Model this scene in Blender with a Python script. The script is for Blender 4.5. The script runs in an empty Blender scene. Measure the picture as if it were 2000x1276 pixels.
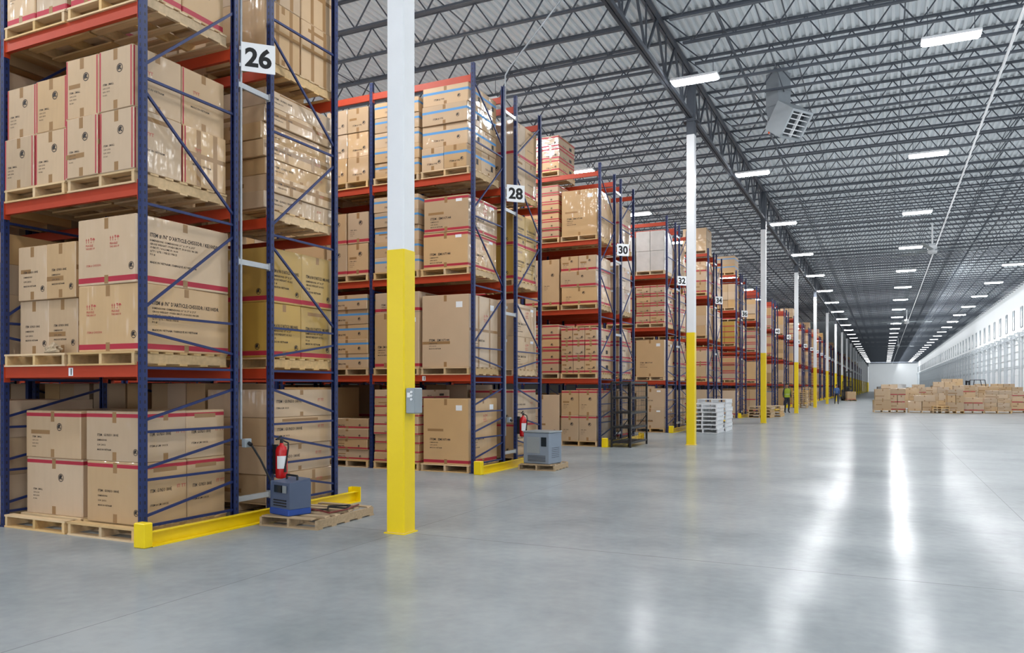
import bpy, math, random
from mathutils import Vector, Matrix
RN = random.Random(11)
scene = bpy.context.scene
col = scene.collection
PI = math.pi
# ---------------------------------------------------------------- camera model
CAMH = 1.55
F = 1520.0
VX, VY = 1726.0, 756.0
TH = math.atan((VX - 1000.0) / F)
CS, SN = math.cos(TH), math.sin(TH)

def fl(px, py, z=0.0):
    D = F * (CAMH - z) / (py - VY)
    xr = (px - 1000.0) / F * D
    return (-D * SN + xr * CS, D * CS + xr * SN)

cam_d = bpy.data.cameras.new('camera')
cam = bpy.data.objects.new('camera', cam_d)
col.objects.link(cam)
cam.location = (0, 0, CAMH)
cam.rotation_euler = (PI / 2, 0, TH)
cam_d.sensor_width = 36.0
ZK, ZX, ZY = 1.0, 1000.0, 638.0
cam_d.lens = F / 2000.0 * 36.0 * ZK
cam_d.shift_x = ZK * (ZX - 1000.0) / 2000.0
cam_d.shift_y = ZK * (VY - ZY) / 2000.0
cam_d.clip_end = 1000
scene.camera = cam
try:
    scene.view_settings.view_transform = 'Standard'
except Exception:
    pass

# ---------------------------------------------------------------- materials
def lin(c):
    out = []
    for k in c:
        k = k / 255.0
        out.append(k / 12.92 if k <= 0.04045 else ((k + 0.055) / 1.055) ** 2.4)
    return out

def mk(name, c, rough=.5, metal=0.0, var=.10, scale=6.0, bump=0.0, bscale=40.0, rand=0.0, island=False, coat=0.0, wood=False):
    m = bpy.data.materials.new(name)
    m.use_nodes = True
    nt = m.node_tree
    N, L = nt.nodes, nt.links
    b = N['Principled BSDF']
    base = lin(c)
    tc = N.new('ShaderNodeTexCoord')
    nz = N.new('ShaderNodeTexNoise')
    nz.inputs['Scale'].default_value = scale
    nz.inputs['Detail'].default_value = 4
    if wood:
        mp = N.new('ShaderNodeMapping')
        mp.inputs['Scale'].default_value = (1.0, 9.0, 9.0)
        L.new(tc.outputs['Object'], mp.inputs['Vector'])
        L.new(mp.outputs['Vector'], nz.inputs['Vector'])
    else:
        L.new(tc.outputs['Object'], nz.inputs['Vector'])
    mx = N.new('ShaderNodeMix')
    mx.data_type = 'RGBA'
    mx.inputs[6].default_value = [min(1, k * (1 - var)) for k in base] + [1]
    mx.inputs[7].default_value = [min(1, k * (1 + var)) for k in base] + [1]
    L.new(nz.outputs['Fac'], mx.inputs[0])
    last = mx.outputs[2]
    if rand > 0:
        hs = N.new('ShaderNodeHueSaturation')
        mr = N.new('ShaderNodeMapRange')
        mr.inputs['To Min'].default_value = 1 - rand
        mr.inputs['To Max'].default_value = 1 + rand
        if island:
            g = N.new('ShaderNodeNewGeometry')
            rv = g.outputs['Random Per Island']
        else:
            oi = N.new('ShaderNodeObjectInfo')
            rv = oi.outputs['Random']
        L.new(rv, mr.inputs['Value'])
        L.new(mr.outputs['Result'], hs.inputs['Value'])
        # a second, decorrelated draw varies the saturation
        mm = N.new('ShaderNodeMath'); mm.operation = 'MULTIPLY'; mm.inputs[1].default_value = 17.31
        L.new(rv, mm.inputs[0])
        fr = N.new('ShaderNodeMath'); fr.operation = 'FRACT'
        L.new(mm.outputs[0], fr.inputs[0])
        mr2 = N.new('ShaderNodeMapRange')
        mr2.inputs['To Min'].default_value = 1 - rand * 1.2
        mr2.inputs['To Max'].default_value = 1 + rand
        L.new(fr.outputs[0], mr2.inputs['Value'])
        L.new(mr2.outputs['Result'], hs.inputs['Saturation'])
        L.new(last, hs.inputs['Color'])
        last = hs.outputs['Color']
    L.new(last, b.inputs['Base Color'])
    b.inputs['Roughness'].default_value = rough
    b.inputs['Metallic'].default_value = metal
    if coat > 0:
        b.inputs['Coat Weight'].default_value = coat
        b.inputs['Coat Roughness'].default_value = .15
        b.inputs['Coat IOR'].default_value = 1.65
    if bump > 0:
        n2 = N.new('ShaderNodeTexNoise')
        n2.inputs['Scale'].default_value = bscale
        n2.inputs['Detail'].default_value = 2
        bp = N.new('ShaderNodeBump')
        bp.inputs['Strength'].default_value = bump
        bp.inputs['Distance'].default_value = .03
        L.new(tc.outputs['Object'], n2.inputs['Vector'])
        if coat > 0:   # film: long soft pleats pulled across the face plus a gentle ripple
            mp2 = N.new('ShaderNodeMapping')
            mp2.inputs['Rotation'].default_value = (.35, .25, .7)
            mp2.inputs['Scale'].default_value = (9.0, 9.0, 1.1)
            L.new(tc.outputs['Object'], mp2.inputs['Vector'])
            n3 = N.new('ShaderNodeTexNoise')
            n3.inputs['Scale'].default_value = 1.4
            n3.inputs['Detail'].default_value = 1
            L.new(mp2.outputs['Vector'], n3.inputs['Vector'])
            ml = N.new('ShaderNodeMath'); ml.operation = 'MULTIPLY'; ml.inputs[1].default_value = .36
            L.new(n3.outputs['Fac'], ml.inputs[0])
            ad = N.new('ShaderNodeMath'); ad.operation = 'ADD'
            L.new(ml.outputs[0], ad.inputs[0]); L.new(n2.outputs['Fac'], ad.inputs[1])
            L.new(ad.outputs[0], bp.inputs['Height'])
            L.new(bp.outputs['Normal'], b.inputs['Coat Normal'])
        else:
            L.new(n2.outputs['Fac'], bp.inputs['Height'])
            L.new(bp.outputs['Normal'], b.inputs['Normal'])
    return m

M = {}
M['card'] = mk('cardboard', (196, 164, 125), .6, var=.07, scale=3, rand=.14, bump=.8, bscale=3.5, coat=.8)
M['card_far'] = mk('cardboard_far', (192, 160, 122), .65, var=.08, scale=1.5, rand=.19, island=True)
M['mustard'] = mk('mustard_cardboard', (186, 150, 76), .6, var=.07, scale=3, rand=.06, bump=.8, bscale=3.5, coat=.7)
M['whitecard'] = mk('white_wrapped_carton', (208, 203, 198), .4, var=.24, scale=4, bump=1.0, bscale=7, coat=.9)
M['red'] = mk('crimson_print', (176, 40, 58), .55, var=.06)
M['blue'] = mk('sky_blue_print', (82, 146, 200), .55, var=.06)
M['tape'] = mk('packing_tape', (158, 122, 82), .25, var=.08)
M['ink'] = mk('black_ink', (46, 38, 34), .6, var=.05)
M['signink'] = mk('sign_black', (16, 16, 17), .6, var=.05)
M['signwhite'] = mk('sign_white', (250, 251, 252), .5, var=.01)
M['redink'] = mk('red_ink', (186, 82, 72), .6, var=.05)
M['wood'] = mk('pallet_wood', (208, 176, 130), .7, var=.26, scale=2.5, rand=.15, wood=True)
M['oldwood'] = mk('weathered_pallet_wood', (176, 152, 120), .8, var=.34, scale=3.5, wood=True)
M['wood_far'] = mk('pallet_wood_far', (204, 172, 126), .7, var=.2, scale=2.0, rand=.15, island=True)
M['orange'] = mk('orange_beam_paint', (180, 58, 22), .5, var=.08)
M['bluepaint'] = mk('navy_brace_paint', (25, 42, 94), .5, var=.08)
M['galv'] = mk('galvanised_steel', (178, 182, 186), .38, .5, var=.14, scale=9)
M['duct'] = mk('duct_steel', (146, 153, 159), .5, 0, var=.10, scale=5)
M['housing'] = mk('unit_casing', (168, 175, 180), .5, 0, var=.08, scale=5)
M['white'] = mk('white_paint', (236, 238, 240), .45, var=.03)
M['yellow'] = mk('safety_yellow_paint', (244, 212, 12), .32, var=.04, scale=2)
M['steel'] = mk('dark_grey_primer', (74, 80, 89), .6, 0, var=.12)
M['deck'] = mk('roof_deck_metal', (212, 218, 222), .85, .0, var=.05, scale=.6)
M['wall'] = mk('white_wall_paint', (242, 244, 245), .7, var=.03, scale=.4)
M['wallgrey'] = mk('grey_wall_paint', (104, 102, 98), .8, var=.06, scale=.4)
M['greybox'] = mk('grey_enamel', (150, 158, 162), .42, .1, var=.05)
M['frame'] = mk('window_frame_grey', (124, 132, 138), .5, 0, var=.05)
M['palegrey'] = mk('pale_grey_enamel', (194, 200, 204), .5, 0, var=.04)
M['darkgrey'] = mk('dark_grey_plastic', (66, 70, 76), .5, var=.06)
M['black'] = mk('black_paint', (26, 27, 30), .45, var=.1)
M['chblue'] = mk('charger_blue', (38, 74, 152), .45, var=.06)
M['chgrey'] = mk('charger_slate', (84, 97, 122), .45, var=.06)
M['chlight'] = mk('charger_blue_grey', (134, 146, 160), .45, var=.06)
M['fire'] = mk('fire_red', (196, 26, 30), .25, var=.05)
M['redcable'] = mk('dull_red_cable', (112, 44, 38), .6, var=.1)
M['rubber'] = mk('black_rubber', (24, 24, 25), .7, var=.1)
M['screen'] = mk('display_glass', (30, 40, 48), .15, var=.1)
M['glass'] = mk('window_glass', (150, 168, 180), .2, var=.1, scale=.5)
M['doorgrey'] = mk('dock_door_panel', (230, 233, 235), .5, var=.04)
M['skin'] = mk('skin', (176, 128, 102), .55, var=.05)
M['hair'] = mk('dark_hair', (38, 28, 22), .6, var=.2)
M['hivis'] = mk('hi_vis_vest', (156, 176, 48), .7, var=.08)
M['navy'] = mk('navy_cloth', (38, 46, 66), .8, var=.12)
M['bluecloth'] = mk('blue_cloth', (70, 98, 146), .8, var=.12)
M['jeans'] = mk('dark_trousers', (44, 47, 58), .8, var=.12)
M['paper'] = mk('paper', (190, 168, 138), .7, var=.2, bump=.8, bscale=30)
M['orangetag'] = mk('orange_tag', (226, 92, 40), .5)
M['truck'] = mk('truck_grey', (70, 72, 76), .45, var=.1)

# upright paint with punched slot rows
def post_material():
    m = bpy.data.materials.new('navy_upright_paint')
    m.use_nodes = True
    N, L = m.node_tree.nodes, m.node_tree.links
    b = N['Principled BSDF']
    tc = N.new('ShaderNodeTexCoord')
    sp = N.new('ShaderNodeSeparateXYZ')
    L.new(tc.outputs['Object'], sp.inputs[0])
    def mt(op, a, bb=None):
        n = N.new('ShaderNodeMath'); n.operation = op
        if isinstance(a, (int, float)): n.inputs[0].default_value = a
        else: L.new(a, n.inputs[0])
        if bb is not None:
            if isinstance(bb, (int, float)): n.inputs[1].default_value = bb
            else: L.new(bb, n.inputs[1])
        return n.outputs[0]
    ax = mt('LESS_THAN', mt('ABSOLUTE', sp.outputs[0]), .009)
    ay = mt('LESS_THAN', mt('ABSOLUTE', sp.outputs[1]), .008)
    fz = mt('LESS_THAN', mt('FRACT', mt('MULTIPLY', sp.outputs[2], 13.0)), .42)
    mask = mt('MULTIPLY', mt('MAXIMUM', ax, ay), fz)
    nz = N.new('ShaderNodeTexNoise'); nz.inputs['Scale'].default_value = 5
    L.new(tc.outputs['Object'], nz.inputs['Vector'])
    m0 = N.new('ShaderNodeMix'); m0.data_type = 'RGBA'
    m0.inputs[6].default_value = lin((20, 36, 82)) + [1]
    m0.inputs[7].default_value = lin((28, 46, 99)) + [1]
    L.new(nz.outputs['Fac'], m0.inputs[0])
    mx = N.new('ShaderNodeMix'); mx.data_type = 'RGBA'
    L.new(mask, mx.inputs[0])
    L.new(m0.outputs[2], mx.inputs[6])
    mx.inputs[7].default_value = lin((10, 14, 30)) + [1]
    L.new(mx.outputs[2], b.inputs['Base Color'])
    b.inputs['Roughness'].default_value = .5
    return m
M['post'] = post_material()

def lamp_material(name, st):
    m = bpy.data.materials.new(name)
    m.use_nodes = True
    N, L = m.node_tree.nodes, m.node_tree.links
    N.remove(N['Principled BSDF'])
    e = N.new('ShaderNodeEmission')
    e.inputs['Color'].default_value = (.97, .985, 1.0, 1)
    e.inputs['Strength'].default_value = st
    L.new(e.outputs[0], N['Material Output'].inputs[0])
    return m
M['lamp'] = lamp_material('led_diffuser', 142.0)
M['lampdim'] = lamp_material('led_diffuser_dimmed', 6.0)

def floor_material():
    m = bpy.data.materials.new('polished_concrete')
    m.use_nodes = True
    N, L = m.node_tree.nodes, m.node_tree.links
    b = N['Principled BSDF']
    g = N.new('ShaderNodeNewGeometry')
    sp = N.new('ShaderNodeSeparateXYZ')
    L.new(g.outputs['Position'], sp.inputs[0])
    def mt(op, a, bb=None):
        n = N.new('ShaderNodeMath'); n.operation = op
        if isinstance(a, (int, float)): n.inputs[0].default_value = a
        else: L.new(a, n.inputs[0])
        if bb is not None:
            if isinstance(bb, (int, float)): n.inputs[1].default_value = bb
            else: L.new(bb, n.inputs[1])
        return n.outputs[0]
    def joint(src, off, p, w):
        fr = mt('FRACT', mt('ADD', mt('DIVIDE', mt('SUBTRACT', src, off), p), .5))
        return mt('LESS_THAN', mt('MULTIPLY', mt('ABSOLUTE', mt('SUBTRACT', fr, .5)), p), w)
    j = mt('MAXIMUM', joint(sp.outputs[1], 6.976, 6.935, .008), joint(sp.outputs[0], -4.64, 6.1, .005))
    n1 = N.new('ShaderNodeTexNoise'); n1.inputs['Scale'].default_value = .55; n1.inputs['Detail'].default_value = 6; n1.inputs['Roughness'].default_value = .58
    L.new(g.outputs['Position'], n1.inputs['Vector'])
    n2 = N.new('ShaderNodeTexNoise'); n2.inputs['Scale'].default_value = 9; n2.inputs['Detail'].default_value = 4
    L.new(g.outputs['Position'], n2.inputs['Vector'])
    f = mt('ADD', mt('MULTIPLY', n1.outputs['Fac'], .84), mt('MULTIPLY', n2.outputs['Fac'], .16))
    cr = N.new('ShaderNodeValToRGB')
    cr.color_ramp.elements[0].position = .36; cr.color_ramp.elements[0].color = lin((124, 131, 135)) + [1]
    cr.color_ramp.elements[1].position = .64; cr.color_ramp.elements[1].color = lin((164, 170, 172)) + [1]
    L.new(f, cr.inputs[0])
    mx = N.new('ShaderNodeMix'); mx.data_type = 'RGBA'
    L.new(mt('MULTIPLY', j, .55), mx.inputs[0])
    L.new(cr.outputs[0], mx.inputs[6])
    mx.inputs[7].default_value = lin((74, 78, 80)) + [1]
    L.new(mx.outputs[2], b.inputs['Base Color'])
    b.inputs['Roughness'].default_value = .5
    b.inputs['IOR'].default_value = 1.28
    # thin worn polish over the concrete
    wr = N.new('ShaderNodeMapRange')
    wr.inputs['From Min'].default_value = .38; wr.inputs['From Max'].default_value = .66
    wr.inputs['To Min'].default_value = .34; wr.inputs['To Max'].default_value = .62
    L.new(n1.outputs['Fac'], wr.inputs['Value'])
    L.new(wr.outputs['Result'], b.inputs['Coat Weight'])
    L.new(mt('ADD', mt('MULTIPLY', n1.outputs['Fac'], .12), .11), b.inputs['Coat Roughness'])
    b.inputs['Coat IOR'].default_value = 1.32
    bp = N.new('ShaderNodeBump'); bp.inputs['Strength'].default_value = .02; bp.inputs['Distance'].default_value = .01
    L.new(n2.outputs['Fac'], bp.inputs['Height'])
    L.new(bp.outputs['Normal'], b.inputs['Coat Normal'])
    return m
M['floor'] = floor_material()

w = bpy.data.worlds.new('world'); scene.world = w
w.use_nodes = True
w.node_tree.nodes['Background'].inputs[0].default_value = (.83, .88, .97, 1)
w.node_tree.nodes['Background'].inputs[1].default_value = 2.2

# ---------------------------------------------------------------- mesh helpers
class MB:
    def __init__(s):
        s.v = []; s.f = []; s.m = []
    def add(s, vs, fs, mi=0):
        o = len(s.v)
        s.v += [tuple(p) for p in vs]
        for f in fs:
            s.f.append([i + o for i in f]); s.m.append(mi)
        return s
    def box(s, x0, x1, y0, y1, z0, z1, mi=0):
        vs = [(x0, y0, z0), (x1, y0, z0), (x1, y1, z0), (x0, y1, z0), (x0, y0, z1), (x1, y0, z1), (x1, y1, z1), (x0, y1, z1)]
        return s.add(vs, [(0, 3, 2, 1), (4, 5, 6, 7), (0, 1, 5, 4), (1, 2, 6, 5), (2, 3, 7, 6), (3, 0, 4, 7)], mi)
    def cbox(s, x0, x1, y0, y1, z0, z1, c=.01, mi=0):      # chamfered box
        def ring(z, i):
            return [(x0 + c + i, y0 + i, z), (x1 - c - i, y0 + i, z), (x1 - i, y0 + c + i, z), (x1 - i, y1 - c - i, z),
                    (x1 - c - i, y1 - i, z), (x0 + c + i, y1 - i, z), (x0 + i, y1 - c - i, z), (x0 + i, y0 + c + i, z)]
        vs = ring(z0, c) + ring(z0 + c, 0) + ring(z1 - c, 0) + ring(z1, c)
        fs = [tuple(reversed(range(8))), tuple(range(24, 32))]
        for k in range(3):
            for i in range(8):
                j = (i + 1) % 8
                fs.append((k * 8 + i, k * 8 + j, k * 8 + 8 + j, k * 8 + 8 + i))
        return s.add(vs, fs, mi)
    def bar(s, p, q, w, h, mi=0):
        p = Vector(p); q = Vector(q); d = (q - p).normalized()
        up = Vector((0, 0, 1)) if abs(d.z) < .95 else Vector((0, 1, 0))
        a = d.cross(up).normalized() * (w / 2); b = a.cross(d).normalized() * (h / 2)
        vs = [p - a - b, p + a - b, p + a + b, p - a + b, q - a - b, q + a - b, q + a + b, q - a + b]
        return s.add(vs, [(0, 1, 2, 3), (7, 6, 5, 4), (0, 4, 5, 1), (1, 5, 6, 2), (2, 6, 7, 3), (3, 7, 4, 0)], mi)
    def cyl(s, p, q, r, r2=None, n=12, mi=0):
        if r2 is None: r2 = r
        p = Vector(p); q = Vector(q); d = (q - p).normalized()
        up = Vector((0, 0, 1)) if abs(d.z) < .95 else Vector((0, 1, 0))
        a = d.cross(up).normalized(); b = a.cross(d)
        vs = []
        for (c, rr) in ((p, r), (q, r2)):
            for i in range(n):
                t = 2 * PI * i / n
                vs.append(c + a * math.cos(t) * rr + b * math.sin(t) * rr)
        fs = [tuple(range(n)), tuple(reversed(range(n, 2 * n)))]
        for i in range(n):
            j = (i + 1) % n
            fs.append((i, n + i, n + j, j))
        return s.add(vs, fs, mi)
    def tube(s, pts, r, n=6, mi=0):
        for a, b in zip(pts[:-1], pts[1:]):
            s.cyl(a, b, r, r, n, mi)
        return s
    def lathe(s, prof, n=16, c=(0, 0, 0), mi=0):
        vs = []
        for (r, z) in prof:
            for i in range(n):
                t = 2 * PI * i / n
                vs.append((c[0] + r * math.cos(t), c[1] + r * math.sin(t), c[2] + z))
        fs = [tuple(reversed(range(n)))]
        k = len(prof)
        fs.append(tuple(range((k - 1) * n, k * n)))
        for a in range(k - 1):
            for i in range(n):
                j = (i + 1) % n
                fs.append((a * n + i, a * n + j, a * n + n + j, a * n + n + i))
        return s.add(vs, fs, mi)
    def merge(s, o, loc=(0, 0, 0), rz=0.0, mp=None):
        c, sn = math.cos(rz), math.sin(rz)
        b = len(s.v)
        s.v += [(x * c - y * sn + loc[0], x * sn + y * c + loc[1], z + loc[2]) for (x, y, z) in o.v]
        for f, m in zip(o.f, o.m):
            s.f.append([i + b for i in f]); s.m.append(mp[m] if mp else m)
        return s
    def mesh(s, name, mats, smooth=False):
        me = bpy.data.meshes.new(name)
        me.from_pydata(s.v, [], s.f)
        for m in mats: me.materials.append(m)
        me.polygons.foreach_set('material_index', s.m)
        if smooth: me.polygons.foreach_set('use_smooth', [True] * len(s.f))
        me.update()
        return me

def ob(name, me, parent=None, loc=(0, 0, 0), rz=0.0):
    o = bpy.data.objects.new(name, me); col.objects.link(o)
    o.location = loc
    o.rotation_euler = (0, 0, rz)
    if parent is not None: o.parent = parent
    return o
def tag(o, label, cat, group=None, kind=None):
    o['label'] = label; o['category'] = cat
    if group: o['group'] = group
    if kind: o['kind'] = kind
    return o
def thing(name, label, cat, loc=(0, 0, 0), rz=0.0, group=None):
    return tag(ob(name, None, None, loc, rz), label, cat, group)
def struct(name, me, label=None, loc=(0, 0, 0)):
    o = ob(name, me, None, loc); o['kind'] = 'structure'
    if label: o['label'] = label
    return o

ORD = ['first', 'second', 'third', 'fourth', 'fifth', 'sixth', 'seventh', 'eighth', 'ninth', 'tenth', 'eleventh', 'twelfth',
       'thirteenth', 'fourteenth', 'fifteenth', 'sixteenth', 'seventeenth', 'eighteenth', 'nineteenth', 'twentieth']
def nth(i):
    if i < 20: return ORD[i]
    t = ['', '', 'twenty', 'thirty', 'forty', 'fifty', 'sixty'][(i + 1) // 10]
    u = (i + 1) % 10
    return t[:-1] + 'ieth' if u == 0 else t + '-' + ORD[u - 1]

# ---- text
TXT = {}
def text2d(s, bold=0.0, res=1):
    k = (s, bold, res)
    if k in TXT: return TXT[k]
    cu = bpy.data.curves.new('t', 'FONT')
    cu.body = s; cu.size = 1.0; cu.resolution_u = res; cu.offset = bold
    o = bpy.data.objects.new('t', cu); col.objects.link(o)
    dg = bpy.context.evaluated_depsgraph_get(); dg.update()
    me = bpy.data.meshes.new_from_object(o.evaluated_get(dg))
    vs = [(v.co.x, v.co.y) for v in me.vertices]
    fs = [tuple(p.vertices) for p in me.polygons]
    bpy.data.objects.remove(o); bpy.data.curves.remove(cu); bpy.data.meshes.remove(me)
    x1 = max([v[0] for v in vs] or [1])
    TXT[k] = (vs, fs, x1)
    return TXT[k]

def put(mb, face, hx, hy, uvs, fs, mi, e=.0014):
    if face == 'end': vs = [(hx + e, u, v) for u, v in uvs]
    elif face == 'front': vs = [(u, -hy - e, v) for u, v in uvs]
    mb.add(vs, fs, mi)
def put_text(mb, face, hx, hy, s, size, u, v, mi=0, bold=.012, fit=None):
    vs, fs, x1 = text2d(s, bold)
    k = size
    if fit and x1 * size > fit: k = fit / x1
    put(mb, face, hx, hy, [(u + a * k, v + b * size) for a, b in vs], fs, mi)
def put_rect(mb, face, hx, hy, u0, u1, v0, v1, mi=0, e=.0014):
    put(mb, face, hx, hy, [(u0, v0), (u1, v0), (u1, v1), (u0, v1)], [(0, 1, 2, 3)], mi, e)
def put_symbol(mb, face, hx, hy, u, v, r, mi=0):
    n = 14
    vs = []; fs = []
    for i in range(n):
        t = 2 * PI * i / n
        vs += [(u + r * math.cos(t), v + r * math.sin(t)), (u + .82 * r * math.cos(t), v + .82 * r * math.sin(t))]
    for i in range(n):
        j = (i + 1) % n
        fs.append((2 * i, 2 * j, 2 * j + 1, 2 * i + 1))
    put(mb, face, hx, hy, vs, fs, mi)
    c = [(u + .7 * r * math.cos(t), v + .7 * r * math.sin(t)) for t in [PI * .25 + PI * k / 8 for k in range(9)]]
    c += [(u + .1 * r, v - .2 * r)]
    put(mb, face, hx, hy, c, [tuple(range(len(c)))], mi)
    put_rect(mb, face, hx, hy, u + .15 * r, u + .55 * r, v - .45 * r, v - .1 * r, mi)
def put_care(mb, face, hx, hy, u, v, k, mi=1):
    R_ = lambda a, b, c, d: put_rect(mb, face, hx, hy, u + a * k, u + b * k, v + c * k, v + d * k, mi)
    P_ = lambda pts: put(mb, face, hx, hy, [(u + a * k, v + b * k) for a, b in pts], [tuple(range(len(pts)))], mi)
    for s in (0, .55):
        R_(s + .12, s + .24, 0, .5); P_([(s, .45), (s + .36, .45), (s + .18, .85)])
    P_([(1.15, .85), (1.3, .4), (1.42, .4), (1.57, .85)]); R_(1.33, 1.39, .1, .4); R_(1.2, 1.52, 0, .1)
    P_([(2.0 + .34 * math.cos(PI * i / 6), .45 + .36 * math.sin(PI * i / 6)) for i in range(7)]); R_(1.97, 2.03, 0, .45)
    put_text(mb, face, hx, hy, 'FRAGILE', .5 * k, u, v - .6 * k, mi, .02, 2.3 * k)
    put_text(mb, face, hx, hy, 'THIS SIDE UP', .42 * k, u, v - 1.1 * k, mi, .02, 2.3 * k)

# ---------------------------------------------------------------- cartons
STY = {  # base, stripe, adjective
    'plain': ('card', 'red', 'plain brown'), 'red_low': ('card', 'red', 'brown red-based'), 'red_top': ('card', 'red', 'brown red-topped'),
    'red_both': ('card', 'red', 'twice red-striped brown'), 'blue': ('card', 'blue', 'blue-striped brown'), 'mustard': ('mustard', 'red', 'mustard'),
    'white': ('whitecard', 'red', 'white wrapped'), 'taped': ('card', 'red', 'heavily taped brown'), 'red_edge': ('card', 'red', 'brown red-edged')}
def stripes(style, h):
    t = min(.055, .15 * h); g = min(.025, .08 * h)
    if style in ('red_low', 'mustard'): return [(g, g + t)]
    if style == 'red_top': return [(h - g - t * .7, h - g)]
    if style == 'red_both': return [(g, g + t * .8), (h - g - t * .8, h - g)]
    if style == 'blue': return [(h * .60, h * .60 + min(.045, .14 * h))]
    return []
def carton_mb(w_, d_, h_, style, var=0, simple=False):
    mb = MB()
    hx, hy = w_ / 2, d_ / 2
    c = 0 if simple else .010
    def ring(k):
        if simple: return [(-hx, -hy), (hx, -hy), (hx, hy), (-hx, hy)]
        a, b = hx - k, hy - k
        return [(-a + c, -b), (a - c, -b), (a, -b + c), (a, b - c), (a - c, b), (-a + c, b), (-a, b - c), (-a, -b + c)]
    zs = [(0.0, 0)]
    for a, b in stripes(style, h_): zs += [(a, 1), (b, 0)]
    lev = [(z, 0.0, m) for z, m in zs] + [(h_, 0.0, 0)]
    if not simple:          # soft top and bottom edges
        lev[0] = (.006, 0.0, lev[0][2])
        lev = [(0.0, .006, 0)] + lev[:-1] + [(h_ - .007, 0.0, 0), (h_, .007, 0)]
    n = 4 if simple else 8
    vs = []
    for z, k, _ in lev: vs += [(x, y, z) for x, y in ring(k)]
    mb.add(vs, [tuple(reversed(range(n))), tuple(range((len(lev) - 1) * n, len(lev) * n))], 0)
    for k in range(len(lev) - 1):
        for i in range(n):
            j = (i + 1) % n
            mb.f.append([k * n + i, k * n + j, k * n + n + j, k * n + n + i]); mb.m.append(lev[k][2])
    if not simple and style != 'white':
        t = .03; L = min(.12, h_ * .25); E_ = .0006
        put_rect(mb, 'front', hx, hy, -t, t, h_ - L, h_ - .008, 2, E_)
        put_rect(mb, 'front', hx, hy, -t, t, .008, L * .8, 2, E_)
        if style == 'red_edge':
            for a, b in ((-hx + .012, -hx + .03), (hx - .03, hx - .012)): put_rect(mb, 'front', hx, hy, a, b, .01, h_ - .01, 1, E_)
            put_rect(mb, 'end', hx, hy, -hy + .012, -hy + .028, .01, h_ - .01, 1, E_)
        mb.add([(-t, -hy + .01, h_ + .0008), (t, -hy + .01, h_ + .0008), (t, hy - .01, h_ + .0008), (-t, hy - .01, h_ + .0008)], [(0, 1, 2, 3)], 2)
        if var % 2 == 0:
            put_rect(mb, 'end', hx, hy, -.03, .03, h_ - L * .8, h_ - .008, 2, E_)
            put_rect(mb, 'end', hx, hy, -.03, .03, .008, L * .7, 2, E_)
        if var % 3 == 1: put_rect(mb, 'end', hx, hy, -hy * .6, hy * .5, h_ * .84, h_ * .84 + min(.045, h_ * .1), 2, E_)
        if var % 3 == 2: put_rect(mb, 'front', hx, hy, -hx * .8, -hx * .1, h_ * .5, h_ * .5 + min(.045, h_ * .1), 2, E_)
        if style == 'taped' or (var % 4 == 3 and style in ('red_edge', 'plain')):
            put_rect(mb, 'end', hx, hy, -hy * .42, -hy * .42 + .06, 0.01, h_ - .01, 2, .0008)
            put_rect(mb, 'end', hx, hy, hy * .36, hy * .36 + .06, 0.01, h_ - .01, 2, .0008)
            put_rect(mb, 'end', hx, hy, -hy + .012, hy - .012, h_ * .5, h_ * .5 + .05, 2, .0010)
            put_rect(mb, 'front', hx, hy, -hx + .012, hx * .2, h_ * .32, h_ * .32 + .05, 2, .0010)
    return mb
CM = {}; PM = {}
def carton_mesh(w_, d_, h_, style, var):
    k = (round(w_, 2), round(d_, 2), round(h_, 3), style, var)
    if k not in CM:
        b, s, _ = STY[style]
        CM[k] = carton_mb(w_, d_, h_, style, var).mesh('carton', [M[b], M[s], M['tape']])
    return CM[k]
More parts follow.
